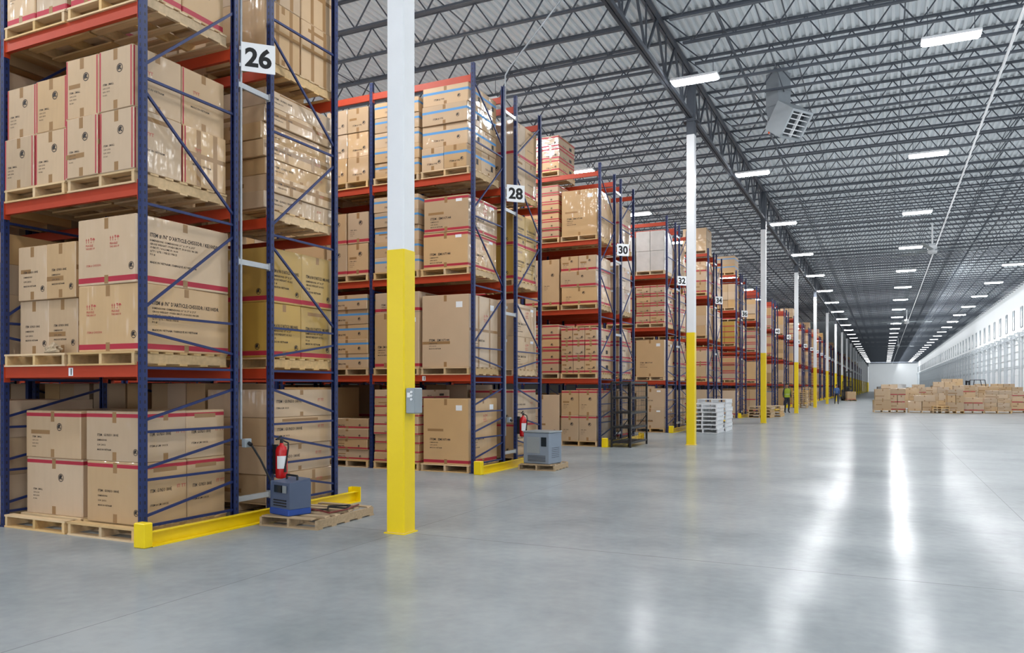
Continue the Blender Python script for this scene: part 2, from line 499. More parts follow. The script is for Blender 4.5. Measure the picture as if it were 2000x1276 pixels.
def print_mesh(w_, d_, h_, kind):
    k = (round(w_, 2), round(d_, 2), round(h_, 3), kind)
    if k in PM: return PM[k]
    mb = MB(); hx, hy = w_ / 2, d_ / 2
    if kind == 'article':
        y = h_ * .70; fit = d_ * .74
        put_text(mb, 'end', hx, hy, "ITEM # /N\u00b0 D'ARTICLE:CH555DR / KE100DR", .056, -hy + .16, y, 0, .022, fit)
        for i, s in enumerate(['DIMENSIONS / DIMENSIONS: 51" X 17" X 27.5"', 'GROSS WEIGHT / POIDS BRUT: 39.00 KG / 86 LBS', 'CUBE FT / VOLUME PI: 14.00',
                               'QTY / QTE: 1 PIECE / PIECE', 'PO #']):
            put_text(mb, 'end', hx, hy, s, .028, -hy + .16, y - .046 - i * .036, 0, .018, fit * .70)
        put_text(mb, 'end', hx, hy, 'MADE IN VIETNAM / FABRIQUE AU VIETNAM', .030, -hy + .16, y - .27, 0, .02, fit * .66)
        put_symbol(mb, 'end', hx, hy, -hy + .07, .16, .035)
        put_care(mb, 'front', hx, hy, -hx * .72, h_ * .64, .062)
        put_care(mb, 'front', hx, hy, hx * .12, h_ * .64, .062)
        put_symbol(mb, 'front', hx, hy, hx - .07, .17, .04)
        put_text(mb, 'front', hx, hy, 'ITEM # CH555DR', .03, -hx * .7, h_ * .28, 1, .01)
    elif kind == 'yellow':
        u = -hy * .74
        put_text(mb, 'end', hx, hy, "ITEM # /NO D'ARTICLE: HML0080EL", .055, u, h_ * .56, 0, .02, d_ * .78)
        for i, s in enumerate(['DIMENSIONS: 37" X 27"', 'GROSS WEIGHT: 41 KG', 'PO # ', 'MADE IN VIETNAM']):
            put_text(mb, 'end', hx, hy, s, .034, u, h_ * .56 - .055 - i * .045, 0, .02, d_ * .66)
        put_symbol(mb, 'end', hx, hy, hy * .7, h_ * .2, .035)
        put_symbol(mb, 'front', hx, hy, hx * .7, h_ * .2, .04)
    elif kind == 'item':
        s = min(.05, h_ * .17)
        put_text(mb, 'end', hx, hy, 'ITEM : GUNSO 1800E', s, -hy * .75, h_ * .52, 0, .015, d_ * .5)
        put_text(mb, 'end', hx, hy, 'ITEM # LM 1001X', s * .6, -hy * .75, h_ * .30, 0, .015, d_ * .5)
        put_text(mb, 'end', hx, hy, 'IT TT', s, hy * .5, h_ * .55, 1, .02)
        if h_ > .35:
            put_text(mb, 'front', hx, hy, 'ITEM : GUNSO 1800E', s * .7, -hx * .6, h_ * .5, 0, .015, w_ * .5)
            for i in range(3): put_text(mb, 'front', hx, hy, ['DIMENSIONS', 'G.W. 28 KG', 'MADE IN VIETNAM'][i], s * .5, -hx * .6, h_ * .5 - s * (i + 1), 0, .015)
            put_symbol(mb, 'front', hx, hy, hx * .72, h_ * .2, .035)
    elif kind == 'logo':
        r = min(.045, h_ * .085)
        put_symbol(mb, 'front', hx, hy, hx * .25, h_ * .66, r)
        put_text(mb, 'front', hx, hy, 'ITEM : SMALL', .028, -hx * .75, h_ * .42, 0, .012, w_ * .5)
        for i in range(3): put_text(mb, 'front', hx, hy, ['G.W. 21 KG', 'N.W. 18 KG', 'PO NO.'][i], .02, -hx * .75, h_ * .42 - .035 * (i + 1), 0, .012)
        put_text(mb, 'end', hx, hy, 'TYT', .05, -hy * .5, h_ * .6, 1, .01)
        put_text(mb, 'end', hx, hy, 'MADE IN VIETNAM', .03, -hy * .6, h_ * .35, 0, .012, d_ * .5)
    elif kind == 'en':
        s = min(.06, h_ * .12)
        for f, a, b in (('front', hx, w_), ('end', hy, d_)):
            put_text(mb, f, hx, hy, 'ITEM : EM107144', s, -a * .7, h_ * .36, 0, .02, b * .6)
            for i in range(3): put_text(mb, f, hx, hy, ['DIMENSIONS', 'G.W. 46 KG', 'MADE IN VIETNAM'][i], s * .5, -a * .7, h_ * .36 - s * .8 * (i + 1), 0, .015)
            put_rect(mb, f, hx, hy, a * .45, a * .72, h_ * .82, h_ * .9, 2)
        put_care(mb, 'end', hx, hy, 0, h_ * .7, .07)
    elif kind == 'small':
        s = min(.045, h_ * .2)
        put_text(mb, 'front', hx, hy, 'ITEM # 99K', s, -hx * .5, h_ * .25, 0, .015, w_ * .5)
        put_symbol(mb, 'front', hx, hy, hx * .6, h_ * .35, min(.035, h_ * .12))
        put_text(mb, 'end', hx, hy, 'ITEM # 99K', s, -hy * .5, h_ * .25, 0, .015, d_ * .5)
        put_rect(mb, 'end', hx, hy, hy * .3, hy * .6, h_ * .3, h_ * .55, 0)
    PM[k] = mb.mesh('printed_marking', [M['ink'], M['redink'], M['white']])
    return PM[k]

far = MB(); FARM = {'card': 0, 'red': 1, 'blue': 2, 'whitecard': 3, 'mustard': 4, 'tape': 0}
farpal = MB()
def far_carton(x, y, z, w_, d_, h_, style, rz=0.0):
    b, s, _ = STY[style]
    far.merge(carton_mb(w_, d_, h_, style, 0, True), (x, y, z), rz, {0: FARM[b], 1: FARM[s], 2: 0})

# ---- pallet
def pallet_parts(wx=1.02, dy=1.2):
    top = MB(); bot = MB(); st = MB()
    n = 7
    for i in range(n):
        y = -dy / 2 + (dy - .1) * i / (n - 1)
        top.box(-wx / 2, wx / 2, y, y + .1, .118, .138)
    for i in range(5):
        y = -dy / 2 + (dy - .1) * i / 4
        bot.box(-wx / 2, wx / 2, y, y + .1, 0, .018)
    st.box(-.02, .02, -dy / 2 + .002, dy / 2 - .002, .018, .118)
    return top, bot, st
PT, PB, PS = pallet_parts()
pal_one = MB(); pal_one.merge(PT).merge(PB)
for sx in (-.48, 0, .48): pal_one.merge(PS, (sx, 0, 0))
pt_m, pb_m, ps_m = PT.mesh('top_deck', [M['wood']]), PB.mesh('bottom_deck', [M['wood']]), PS.mesh('stringer', [M['wood']])
# the worn loose pallet: boards chipped short, skewed and one missing
WT = MB(); rw = random.Random(5)
for i in range(7):
    if i == 3: continue
    y = -.6 + 1.1 * i / 6; a, b = rw.uniform(-.03, .03), rw.uniform(-.03, .03)
    x0, x1 = -.51 + rw.uniform(0, .05), .51 - rw.uniform(0, .12)
    WT.add([(x0, y + a, .118), (x1, y + b, .118), (x1, y + b + .1, .118), (x0, y + a + .1, .118), (x0, y + a, .138), (x1 - .03, y + b, .138), (x1, y + b + .09, .138), (x0, y + a + .1, .138)],
           [(0, 3, 2, 1), (4, 5, 6, 7), (0, 1, 5, 4), (1, 2, 6, 5), (2, 3, 7, 6), (3, 0, 4, 7)])
wt_m, wb_m, ws_m = WT.mesh('top_deck', [M['oldwood']]), PB.mesh('bottom_deck', [M['oldwood']]), PS.mesh('stringer', [M['oldwood']])
pal_m = pal_one.mesh('pallet', [M['wood']])
palw_m = pal_one.mesh('pallet', [M['white']])
pal_simple = MB(); pal_simple.box(-.5, .5, -.6, .6, .115, .138)
for sx in (-.48, 0, .46): pal_simple.box(sx, sx + .04, -.6, .6, 0, .115)
def pallet(loc, rz, label, group, parts=True, worn=False, sc=(1, 1, 1), me=None):
    if parts:
        t = thing('pallet', label, 'pallet', loc, rz, group)
        ob('top_deck', wt_m if worn else pt_m, t); ob('bottom_deck', wb_m if worn else pb_m, t)
        for sx in (-.48, 0, .48): ob('stringer', ws_m if worn else ps_m, t, (sx, 0, 0))
    else:
        t = tag(ob('pallet', me or pal_m, None, loc, rz), label, 'pallet', group)
    t.scale = sc
    return t

# ---------------------------------------------------------------- racks
RX = -6.635            # x of the end posts
RY0, RP = 5.39, 6.89   # first rack near post, pitch
NR = 41
LV = [0.0, 1.77, 3.58, 5.38, 7.15]
PY = [0.0, 1.21, 1.78, 2.99]
BAY = 2.2
PH = 7.36
HW, HD = .032, .030
def post_mb(sgn):
    mb = MB()
    y0 = HD * sgn
    a, b = sorted((y0, y0 - .006 * sgn))
    mb.box(-HW, HW, a, b, .01, PH)
    for sx in (-1, 1):
        x0, x1 = sorted((HW * sx, (HW - .006) * sx))
        a, b = sorted((y0 - .006 * sgn, -y0))
        mb.box(x0, x1, a, b, .01, PH)
        x0, x1 = sorted(((HW - .006) * sx, .014 * sx))
        a, b = sorted((-y0, -y0 + .006 * sgn))
        mb.box(x0, x1, a, b, .01, PH)
    mb.box(-.06, .06, -.055, .055, 0, .01)
    return mb
POSTN, POSTF = post_mb(-1), post_mb(1)
PATT = [(.16, .16), (.26, .48), (.62, .62), (.74, .96), (1.10, 1.10), (1.22, 1.52), (1.63, 1.63), (1.74, 1.74), (2.10, 1.92), (2.26, 2.26), (2.35, 3.24), (3.38, 3.38), (4.49, 3.50), (4.63, 4.63), (4.77, 5.77), (5.98, 5.98), (7.05, 6.2)]
def brace_mb(a, b):
    return MB().bar((0, .03, a), (0, 1.18, b), .022, .026)
BR_A = [brace_mb(a, b) for a, b in PATT]
BR_B = [brace_mb(b, a) for a, b in PATT]
def beam_mb():
    mb = MB()
    L = BAY - .068
    mb.box(-L / 2, L / 2, -.022, .022, -.12, -.035)
    mb.box(-L / 2, L / 2, -.022, .022, -.035, 0)
    for s in (-1, 1):
        x0, x1 = sorted((s * L / 2, s * (L / 2 - .006)))
        mb.box(x0, x1, -.034, .034, -.17, .03)
    return mb
BEAM = beam_mb()
SPACER = MB(); SPACER.box(-.016, .016, .036, .534, -.03, .03); SPACER.box(-.028, .028, .032, .040, -.045, .045); SPACER.box(-.028, .028, .530, .538, -.045, .045)
parts = []
def rack_list(nb):
    L = []
    for k in range(nb + 1):
        x = RX - BAY * k
        for j, y in enumerate(PY):
            L.append(('upright_post', 'pn' if j % 2 == 0 else 'pf', (x, y, 0)))
        for i in range(len(PATT)):
            if k == 2 and i % 2: continue
            L.append(('brace', 'a%d' % i, (x, 0, 0))); L.append(('brace', 'b%d' % i, (x, 1.78, 0)))
        for z in (.27, 2.98, 5.0, 6.9):
            L.append(('row_spacer', 'sp', (x, 1.21, z)))
        if k < nb:
            for y in PY:
                for z in LV[1:]:
                    L.append(('beam', 'bm', (x - BAY / 2, y, z)))
    return L
GEO = {'pn': (POSTN, 'post'), 'pf': (POSTF, 'post'), 'bm': (BEAM, 'orange'), 'sp': (SPACER, 'galv')}
for i in range(len(PATT)):
    GEO['a%d' % i] = (BR_A[i], 'bluepaint'); GEO['b%d' % i] = (BR_B[i], 'bluepaint')
GM = {k: g.mesh('rack_' + k, [M[m]]) for k, (g, m) in GEO.items()}
farrack = MB()
MI = {'post': 0, 'orange': 1, 'galv': 2, 'bluepaint': 0}
for nm, k, loc in rack_list(2):
    g, m = GEO[k]
    farrack.merge(g, loc, 0, {0: MI[m]})
farrack_m = farrack.mesh('pallet_rack', [M['bluepaint'], M['orange'], M['galv']])
NDET = 5
def rack_y(i): return RY0 + RP * i
GUARD_R = MB(); GUARD_R.box(-.010, 0, -.1, 3.2, 0, .14); GUARD_R.box(0, .09, -.1, 3.2, 0, .010); GUARD_R.box(-.010, .06, -.1, 3.2, .132, .14)
GUARD_N = MB(); GUARD_N.cbox(-.06, .09, -.20, -.10, 0, .24, .008)
GUARD_F = MB(); GUARD_F.box(-.06, .09, 3.2, 3.212, 0, .20); GUARD_F.box(-.06, -.048, 3.13, 3.2, 0, .20)
gr_m, gn_m, gf_m = [g.mesh(n, [M['yellow']]) for g, n in ((GUARD_R, 'rail'), (GUARD_N, 'end_post'), (GUARD_F, 'end_plate'))]
gall = MB().merge(GUARD_R).merge(GUARD_N).merge(GUARD_F).mesh('rack_guard', [M['yellow']])
SW = .37
sign_m = MB().cbox(0, SW, 0, .008, 0, .33, .002).mesh('panel', [M['signwhite']])
sbr_m = MB().box(-.02, .06, .008, .014, .05, .09).box(-.02, .06, .008, .014, .24, .28).mesh('bracket', [M['galv']])
for i in range(NR):
    num = 26 + 2 * i; y = rack_y(i)
    lab = 'navy and orange steel pallet rack row carrying aisle sign %d' % num
    if i < NDET:
        t = thing('pallet_rack', lab, 'pallet rack', (0, y, 0), 0, 'pallet racks along the aisle')
        for nm, k, loc in rack_list(2): ob(nm, GM[k], t, loc)
    else:
        t = tag(ob('pallet_rack', farrack_m, None, (0, y, 0)), lab, 'pallet rack', 'pallet racks along the aisle')
    # floor guard
    gl = 'yellow steel floor guard across the end of rack %d' % num
    if i < 5:
        g = thing('rack_guard', gl, 'guard rail', (-6.46, y, 0), 0, 'yellow rack end guards')
        ob('rail', gr_m, g); ob('end_post', gn_m, g); ob('end_plate', gf_m, g)
    else:
        tag(ob('rack_guard', gall, None, (-6.46, y, 0)), gl, 'guard rail', 'yellow rack end guards')
    # aisle sign, turned to face people coming up the aisle
    s = thing('aisle_sign', 'white placard with black number %d on the rack end' % num, 'sign', (-6.575, y + 1.25, 5.14), PI / 4, 'aisle number signs')
    pn = ob('panel', sign_m, s); ob('bracket', sbr_m, s)
    vs, fs, x1 = text2d(str(num), .034, 4 if i < 4 else 2)
    k = .29
    tm = MB(); tm.add([(SW / 2 + (a - x1 / 2) * k, -.0015, .065 + b * k) for a, b in vs], fs)
    ob('lettering', tm.mesh('lettering', [M['signink']]), pn)

# slots
SLX = [RX - .57, RX - 1.63, RX - BAY - .57, RX - BAY - 1.63]
def rowy(i, row): return rack_y(i) + (.555 if row == 'A' else 1.78 + .64)
SLN = ['end', 'second', 'third', 'fourth']
LVN = ['floor level', 'first shelf', 'second shelf', 'third shelf', 'top shelf']
ncart = [0]
def add_carton(x, y, z, w_, d_, h_, style, prn, label, group, rz=0.0, var=0):
    c = tag(ob('carton', carton_mesh(w_, d_, h_, style, var), None, (x, y, z), rz), label, 'carton', group)
    if prn: ob('printed_marking', print_mesh(w_, d_, h_, prn), c)
    ncart[0] += 1
    return c
def load(i, row, slot, lev, layers, style, prn=None, W=1.0, D=1.16, yoff=0.0, xoff=0.0, wob=0.008):
    """layers: list of (nx, ny, h)"""
    cx, cy, z = SLX[slot], rowy(i, row), LV[lev]
    num = 26 + 2 * i
    side = 'near' if row == 'A' else 'far'
    tail = '%s pallet, %s, %s side of rack %d' % (SLN[slot], LVN[lev], side, num)
    pallet((cx, cy, z), 0, 'wooden pallet under cartons, %s slot, %s, %s side of rack %d' % (SLN[slot], LVN[lev], side, num), 'pallets under the racked cartons', i < 3)
    z += .139
    nl = len(layers)
    for k, (nx, ny, h) in enumerate(layers):
        if nl == 1: ln = ''
        elif nl == 2: ln = ['lower', 'upper'][k]
        elif nl == 3: ln = ['bottom', 'middle', 'top'][k]
        else: ln = nth(k) + ' layer'
        w_, d_ = W / nx, D / ny
        lx, ly = RN.uniform(-wob, .3 * wob), RN.uniform(-wob, wob)
        for a in range(nx):
            for b in range(ny):
                if row == 'A' and b > 0 and (slot > 0 or a < nx - 1): continue
                pos = '-'.join([p for p in (('front' if b == 0 else 'back') if ny > 1 else '', ('left', 'right')[a] if nx == 2 else (('left', 'centre', 'right')[a] if nx == 3 else '')) if p])
                lp = (' '.join([q for q in (ln, pos) if q]))
                label = '%s carton, %s%s' % (STY[style][2], lp + ', ' if lp else '', tail)
                jx, jy = RN.uniform(-.006, .004), RN.uniform(-.012, .012)
                ww = round(w_ - .012, 2); dd = round(d_ - .012, 2)
                add_carton(cx + xoff + lx - W / 2 + w_ * (a + .5) + jx, cy + yoff + ly - D / 2 + d_ * (b + .5) + jy, z, ww, dd, round(h - .002, 3), style, prn, label,
                           'cartons racked on pallets', RN.uniform(-.014, .014), RN.randrange(4))
        z += h
def E(nx, ny, nz, H): return [(nx, ny, H / nz)] * nz
# rack 26
load(0, 'A', 0, 0, [(1, 2, .64), (1, 2, .52)], 'red_top', 'item', W=.88, D=1.08, yoff=.07, xoff=.05, wob=.012)
load(0, 'A', 1, 0, [(1, 1, .63), (1, 1, .52)], 'red_top', 'logo', W=.94, D=1.0, yoff=.11, xoff=.02, wob=.02)
load(0, 'A', 0, 1, E(1, 1, 2, 1.38), 'red_low', 'article', W=.90, D=1.21, yoff=.055, xoff=.045)
load(0, 'A', 1, 1, [(2, 1, .60), (2, 1, .60)], 'plain', 'item', D=1.04, yoff=.06, wob=.025)
load(0, 'A', 0, 2, E(2, 2, 2, 1.24), 'red_edge', 'logo', W=1.03, D=1.2, wob=.018)
load(0, 'A', 1, 2, E(2, 1, 2, 1.12), 'red_edge', 'logo', W=1.04, wob=.018)
load(0, 'A', 0, 3, E(2, 2, 1, .85), 'red_low', 'logo')
load(0, 'A', 1, 3, E(2, 1, 1, .85), 'red_low', 'logo')
load(0, 'B', 0, 0, E(1, 1, 4, 1.38), 'plain', 'item', D=1.24, wob=.02)
load(0, 'B', 0, 1, E(1, 2, 2, 1.34), 'mustard', 'yellow', D=1.24)
load(0, 'B', 0, 2, E(1, 1, 7, 1.45), 'plain', 'item', D=1.28, wob=.04)
load(0, 'B', 0, 3, E(1, 2, 2, 1.5), 'taped', None, D=1.26, wob=.02)
# rack 28
load(1, 'A', 0, 0, E(1, 1, 1, 1.2), 'red_low', 'en', W=.96, xoff=.01)
load(1, 'A', 1, 0, E(1, 1, 8, 1.36), 'red_low', 'small', wob=.015)
load(1, 'A', 2, 0, E(1, 1, 4, .80), 'red_low', 'small')
load(1, 'A', 0, 1, E(1, 1, 1, 1.32), 'plain', 'en')
load(1, 'A', 1, 1, [(2, 1, 1.04), (1, 1, .38)], 'red_low', 'en')
load(1, 'A', 2, 1, E(1, 1, 5, 1.42), 'blue', 'small', wob=.015)
load(1, 'A', 0, 2, E(1, 1, 2, 1.3), 'red_both', 'en', W=.94, xoff=.03, wob=.015)
load(1, 'A', 1, 2, E(1, 1, 5, 1.42), 'blue', 'small', wob=.015)
load(1, 'A', 2, 2, E(2, 1, 2, 1.2), 'red_low', 'logo')
load(1, 'A', 0, 3, [(2, 2, .42), (1, 2, .40), (1, 2, .36), (1, 2, .34)], 'blue', 'small', W=.96, wob=.025)
load(1, 'A', 1, 3, E(1, 1, 5, 1.42), 'blue', 'small', wob=.015)
load(1, 'A', 2, 3, E(2, 1, 3, 1.42), 'plain', 'small', wob=.015)
load(1, 'B', 0, 0, E(1, 1, 2, 1.36), 'red_top', 'item')
load(1, 'B', 0, 1, E(1, 1, 2, 1.34), 'plain', 'en')
load(1, 'B', 0, 2, E(1, 2, 2, 1.36), 'mustard', 'yellow')
load(1, 'B', 0, 3, E(1, 2, 2, 1.42), 'red_low', 'logo')
# rack 30
load(2, 'A', 0, 0, E(2, 1, 2, 1.32), 'red_top', 'logo')
load(2, 'A', 1, 0, E(1, 1, 1, 1.2), 'plain', 'item')
load(2, 'A', 0, 1, E(3, 1, 3, 1.2), 'red_both', 'small')
load(2, 'A', 1, 1, E(1, 1, 4, 1.3), 'red_both', 'small')
load(2, 'A', 0, 2, [(1, 1, .45), (1, 1, .42), (2, 1, .40)], 'red_low', 'logo', wob=.02)
load(2, 'A', 1, 2, E(2, 1, 1, 1.22), 'red_low', 'logo')
load(2, 'A', 0, 3, E(1, 1, 1, 1.2), 'plain', 'en')
load(2, 'A', 1, 3, E(1, 1, 6, 1.40), 'red_both', 'small', wob=.02)
load(2, 'A', 1, 4, E(2, 1, 3, .95), 'red_both', 'small')
load(2, 'B', 0, 0, E(1, 1, 2, 1.3), 'red_low', 'item')
load(2, 'B', 0, 1, E(1, 1, 3, 1.3), 'red_both', 'item')
load(2, 'B', 0, 2, E(1, 1, 2, 1.25), 'plain', 'en')
load(2, 'B', 0, 3, E(1, 2, 2, 1.2), 'red_low', 'logo')
# rack 32
load(3, 'A', 0, 0, E(1, 1, 2, 1.36), 'plain', 'en')
load(3, 'A', 1, 0, E(1, 1, 1, 1.2), 'plain', 'item')
load(3, 'A', 0, 1, E(1, 1, 1, 1.25), 'plain', 'en')
load(3, 'A', 1, 1, E(2, 1, 2, 1.25), 'red_both', 'small')
load(3, 'A', 0, 2, E(2, 1, 4, 1.30), 'red_both', 'small', wob=.02)
load(3, 'A', 1, 2, E(1, 1, 3, 1.25), 'red_low', 'small')
load(3, 'A', 0, 3, E(2, 1, 2, 1.36), 'white', None)
load(3, 'A', 1, 3, E(2, 1, 2, 1.20), 'white', None)
load(3, 'B', 0, 0, E(1, 1, 2, 1.3), 'plain', 'item')
load(3, 'B', 0, 1, E(1, 1, 3, 1.3), 'red_low', 'item')
load(3, 'B', 0, 2, E(1, 1, 2, 1.25), 'red_both', 'en')
load(3, 'B', 0, 3, E(1, 2, 2, 1.2), 'plain', 'logo')
# rack 34
load(4, 'A', 0, 0, E(1, 1, 2, 1.3), 'red_low', None)
load(4, 'A', 0, 1, E(2, 1, 2, 1.25), 'red_both', None)
load(4, 'A', 0, 2, E(1, 1, 3, 1.25), 'plain', None)
load(4, 'A', 0, 3, E(2, 1, 3, 1.3), 'red_low', None)
load(4, 'A', 0, 4, E(1, 1, 2, .95), 'plain', None)
load(4, 'B', 0, 0, E(1, 1, 2, 1.3), 'plain', None)
load(4, 'B', 0, 1, E(1, 1, 3, 1.3), 'red_both', None)
load(4, 'B', 0, 2, E(1, 1, 2, 1.2), 'plain', None)
load(4, 'B', 0, 3, E(1, 1, 2, 1.2), 'red_low', None)
# everything behind and beyond
FS = ['plain', 'red_low', 'plain', 'red_both', 'plain', 'blue', 'red_low', 'mustard', 'plain']
def far_load(i, row, slot, lev, singlepal, full=False):
    cx = SLX[slot] if slot < 4 else RX - BAY * (slot // 2) - (.57 if slot % 2 == 0 else 1.63) - .16 * (slot // 4)
    cy, z = rowy(i, row), LV[lev]
    if singlepal:
        pallet((cx, cy, z), 0, 'wooden pallet under cartons, %s slot, %s, %s side of rack %d' % (SLN[slot], LVN[lev], 'near' if row == 'A' else 'far', 26 + 2 * i), 'pallets under the racked cartons', False)
    else:
        farpal.merge(pal_simple, (cx, cy, z))
    z += .139
    st = RN.choice(FS) if i > 0 else 'plain'
    nx = RN.choice([1, 1, 2, 2, 3]); nz = RN.choice([1, 2, 2, 3, 4]); Ht = RN.uniform(1.05, 1.45) if lev < 4 else RN.uniform(.6, 1.0)
    if full: Ht = 1.46
    for a in range(nx):
        for k in range(nz):
            far_carton(cx - .5 + (a + .5) / nx, cy + RN.uniform(-.02, .02), z + Ht * k / nz, 1 / nx - .012, 1.14, Ht / nz - .003, st)
for i in range(NR):
    if i < 5:
        for lev in range(4):
            for row, slots in (('A', (2, 3) if i != 1 else (3,)), ('B', (1, 2, 3))):
                for s in slots: far_load(i, row, s, lev, False, i < 2 and row == 'B')
        if i == 4:
            for lev in range(4): far_load(i, 'A', 1, lev, False)
    else:
        for lev in range(5):
            for row, slots in (('A', (0, 1)), ('B', (0,))):
                for s in slots:
                    if lev == 4 and RN.random() > .3: continue
                    if lev < 4 and RN.random() < .04: continue
                    far_load(i, row, s, lev, i < 14)
# racks 26, 28 and 30 run on to the left
for i in (0, 1, 2):
    for q in range(2 if i == 1 else 1):
        tag(ob('pallet_rack', farrack_m, None, ((-BAY * 2 - .16) * (q + 1), rack_y(i), 0)), '%s inner set of navy and orange rack bays beyond the end bays of rack %d' % (ORD[q], 26 + 2 * i), 'pallet rack', 'pallet racks along the aisle')
        for lev in range(4):
            for s in range(4 + 4 * q, 8 + 4 * q):
                far_load(i, 'A', s, lev, False)
                if q == 0: far_load(i, 'B', s, lev, False, True)
# ---------------------------------------------------------------- shell
YA, YB, XL, XR = -24.0, 292.0, -34.0, 10.15
ZD = 10.06
struct('floor', MB().box(XL, XR + .3, YA, YB + .3, -.2, 0).mesh('floor', [M['floor']]), 'polished grey concrete floor')
dk = MB()
p, dpt = .17, .055
x = XL; prof = []
while x < XR:
    prof += [(x, ZD), (x + .06, ZD), (x + .085, ZD + dpt), (x + .145, ZD + dpt)]
    x += p
prof.append((x, ZD))
vs = [(a, YA, z) for a, z in prof] + [(a, YB, z) for a, z in prof]
n = len(prof)
dk.add(vs, [(k, n + k, n + k + 1, k + 1) for k in range(n - 1)])
dk.box(XL, x, YA, YB, ZD + dpt + .02, ZD + dpt + .2)
struct('ceiling', dk.mesh('ceiling', [M['deck']]), 'pale grey corrugated steel roof deck')
struct('wall_right', MB().box(XR, XR + .3, YA, YB, 0, ZD).mesh('wall_right', [M['wall']]), 'long white wall with loading doors')
struct('wall_back', MB().box(XL, XR, YB, YB + .3, 0, ZD).mesh('wall_back', [M['wall']]), 'white far end wall')
struct('wall_left', MB().box(XL - .3, XL, YA, YB, 0, ZD).mesh('wall_left', [M['wallgrey']]), 'grey wall beyond the racks')
# dock doors and windows on right wall
dp = MB()
for k in range(6): dp.box(-.04, 0, -1.3, 1.3, .02 + .5 * k, .505 + .5 * k)
tr = MB(); tr.box(-.14, 0, -.05, .05, 0, 6.0); tr.box(-.45, 0, -.03, .03, 5.9, 5.97); tr.bar((-.42, 0, 5.9), (-.05, 0, 4.9), .04, .04)
hd = MB(); hd.box(-.10, 0, -1.5, 1.5, 5.7, 5.82); hd.cyl((-.2, -1.4, 5.6), (-.2, 1.4, 5.6), .05); hd.box(-.05, 0, -1.45, 1.45, 3.1, 3.22)
br = MB()
for k in range(4): br.bar((-.05, -1.4, 3.3 + .6 * k), (-.05, 1.4, 3.3 + .6 * k), .03, .04)
wf = MB()
for a, b, c, d in ((-.5, .5, 0, .07), (-.5, .5, 1.63, 1.70), (-.5, -.43, 0, 1.7), (.43, .5, 0, 1.7), (-.43, .43, .83, .87)): wf.box(-.05, 0, a, b, c, d)
wg = MB(); wg.box(-.03, 0, -.43, .43, .07, 1.63)
dp_m, tr_m, hd_m, br_m, wf_m, wg_m = [a.mesh(n, [M[m]]) for a, n, m in ((dp, 'door_panel', 'doorgrey'), (tr, 'track', 'palegrey'), (hd, 'header', 'palegrey'), (br, 'lift_rail', 'palegrey'), (wf, 'window_frame', 'frame'), (wg, 'pane', 'glass'))]
y = 60.0; k = 1
while y < 288:
    d = struct('door_%d' % k, None, 'grey sectional loading door in right wall', (XR - .002, y, 0))
    ob('door_panel', dp_m, d); ob('header', hd_m, d); ob('lift_rail', br_m, d)
    for s in (-1.42, 1.42): ob('track', tr_m, d, (0, s, 0))
    wn = struct('window_%d' % k, None, 'narrow high window in right wall', (XR - .002, y + 2.15, 6.4))
    wfo = ob('window_frame', wf_m, wn); ob('pane', wg_m, wfo)
    y += 4.3; k += 1

# ---------------------------------------------------------------- columns, girders, joists
CX, CY0, CP = -4.644, 6.976, 13.87
NC = 21
CW = .108
sh = MB(); sh.cbox(-CW, CW, -CW, CW, 0, 8.28, .012)
sl = MB(); sl.cbox(-CW - .004, CW + .004, -CW - .004, CW + .004, .004, 3.01, .014)
bp = MB(); bp.box(-.13, .13, -.13, .13, 0, .012)
tp = MB(); tp.cbox(-CW, CW, -CW, CW, 8.28, 9.9, .012); tp.box(-.2, .2, -.14, .14, 8.62, 8.64); tp.box(-.2, .2, -.16, .16, 9.88, 9.9)
sh_m, sl_m, bp_m, tp_m = [a.mesh(n, [M[m]]) for a, n, m in ((sh, 'shaft', 'white'), (sl, 'yellow_sleeve', 'yellow'), (bp, 'base_plate', 'yellow'), (tp, 'top_section', 'steel'))]
for i in range(NC):
    yy = CY0 + CP * i
    t = thing('column', '%s square steel column from the camera, white above, yellow below' % nth(i), 'column', (CX, yy, 0), 0, 'columns along the aisle')
    ob('shaft', sh_m, t); ob('yellow_sleeve', sl_m, t); ob('base_plate', bp_m, t); ob('top_section', tp_m, t)
# girder
def girder(S):
    ch = MB(); bt = MB(); wb = MB()
    for s in (-.045, .045): ch.box(s - .032, s + .032, 0, S, 9.87, 9.97); bt.box(s - .032, s + .032, .0, S, 8.70, 8.80)
    n = 8
    for k in range(n):
        a = S * k / n; b = S * (k + .5) / n; c = S * (k + 1) / n
        wb.bar((0, a, 9.88), (0, b, 8.78), .05, .05); wb.bar((0, b, 8.78), (0, c, 9.88), .05, .05)
        wb.bar((0, b, 8.78), (0, b, 9.88), .035, .035)
    return ch, bt, wb
g1, g2, g3 = girder(CP - .28)
g_ms = [(n, g.mesh(n, [M['steel']])) for n, g in (('top_chord', g1), ('bottom_chord', g2), ('web', g3))]
for i in range(NC - 1):
    yy = CY0 + CP * i
    t = thing('roof_girder', 'dark steel girder truss between %s and %s columns' % (nth(i), nth(i + 1)), 'girder', (CX, yy + .14, 0), 0, 'girders on the column line')
    for n, m in g_ms: ob(n, m, t)
t = thing('roof_girder', 'dark steel girder truss running from first column towards the camera', 'girder', (CX, CY0 + .14 - CP, 0), 0, 'girders on the column line')
for n, m in g_ms: ob(n, m, t)
JD = .70
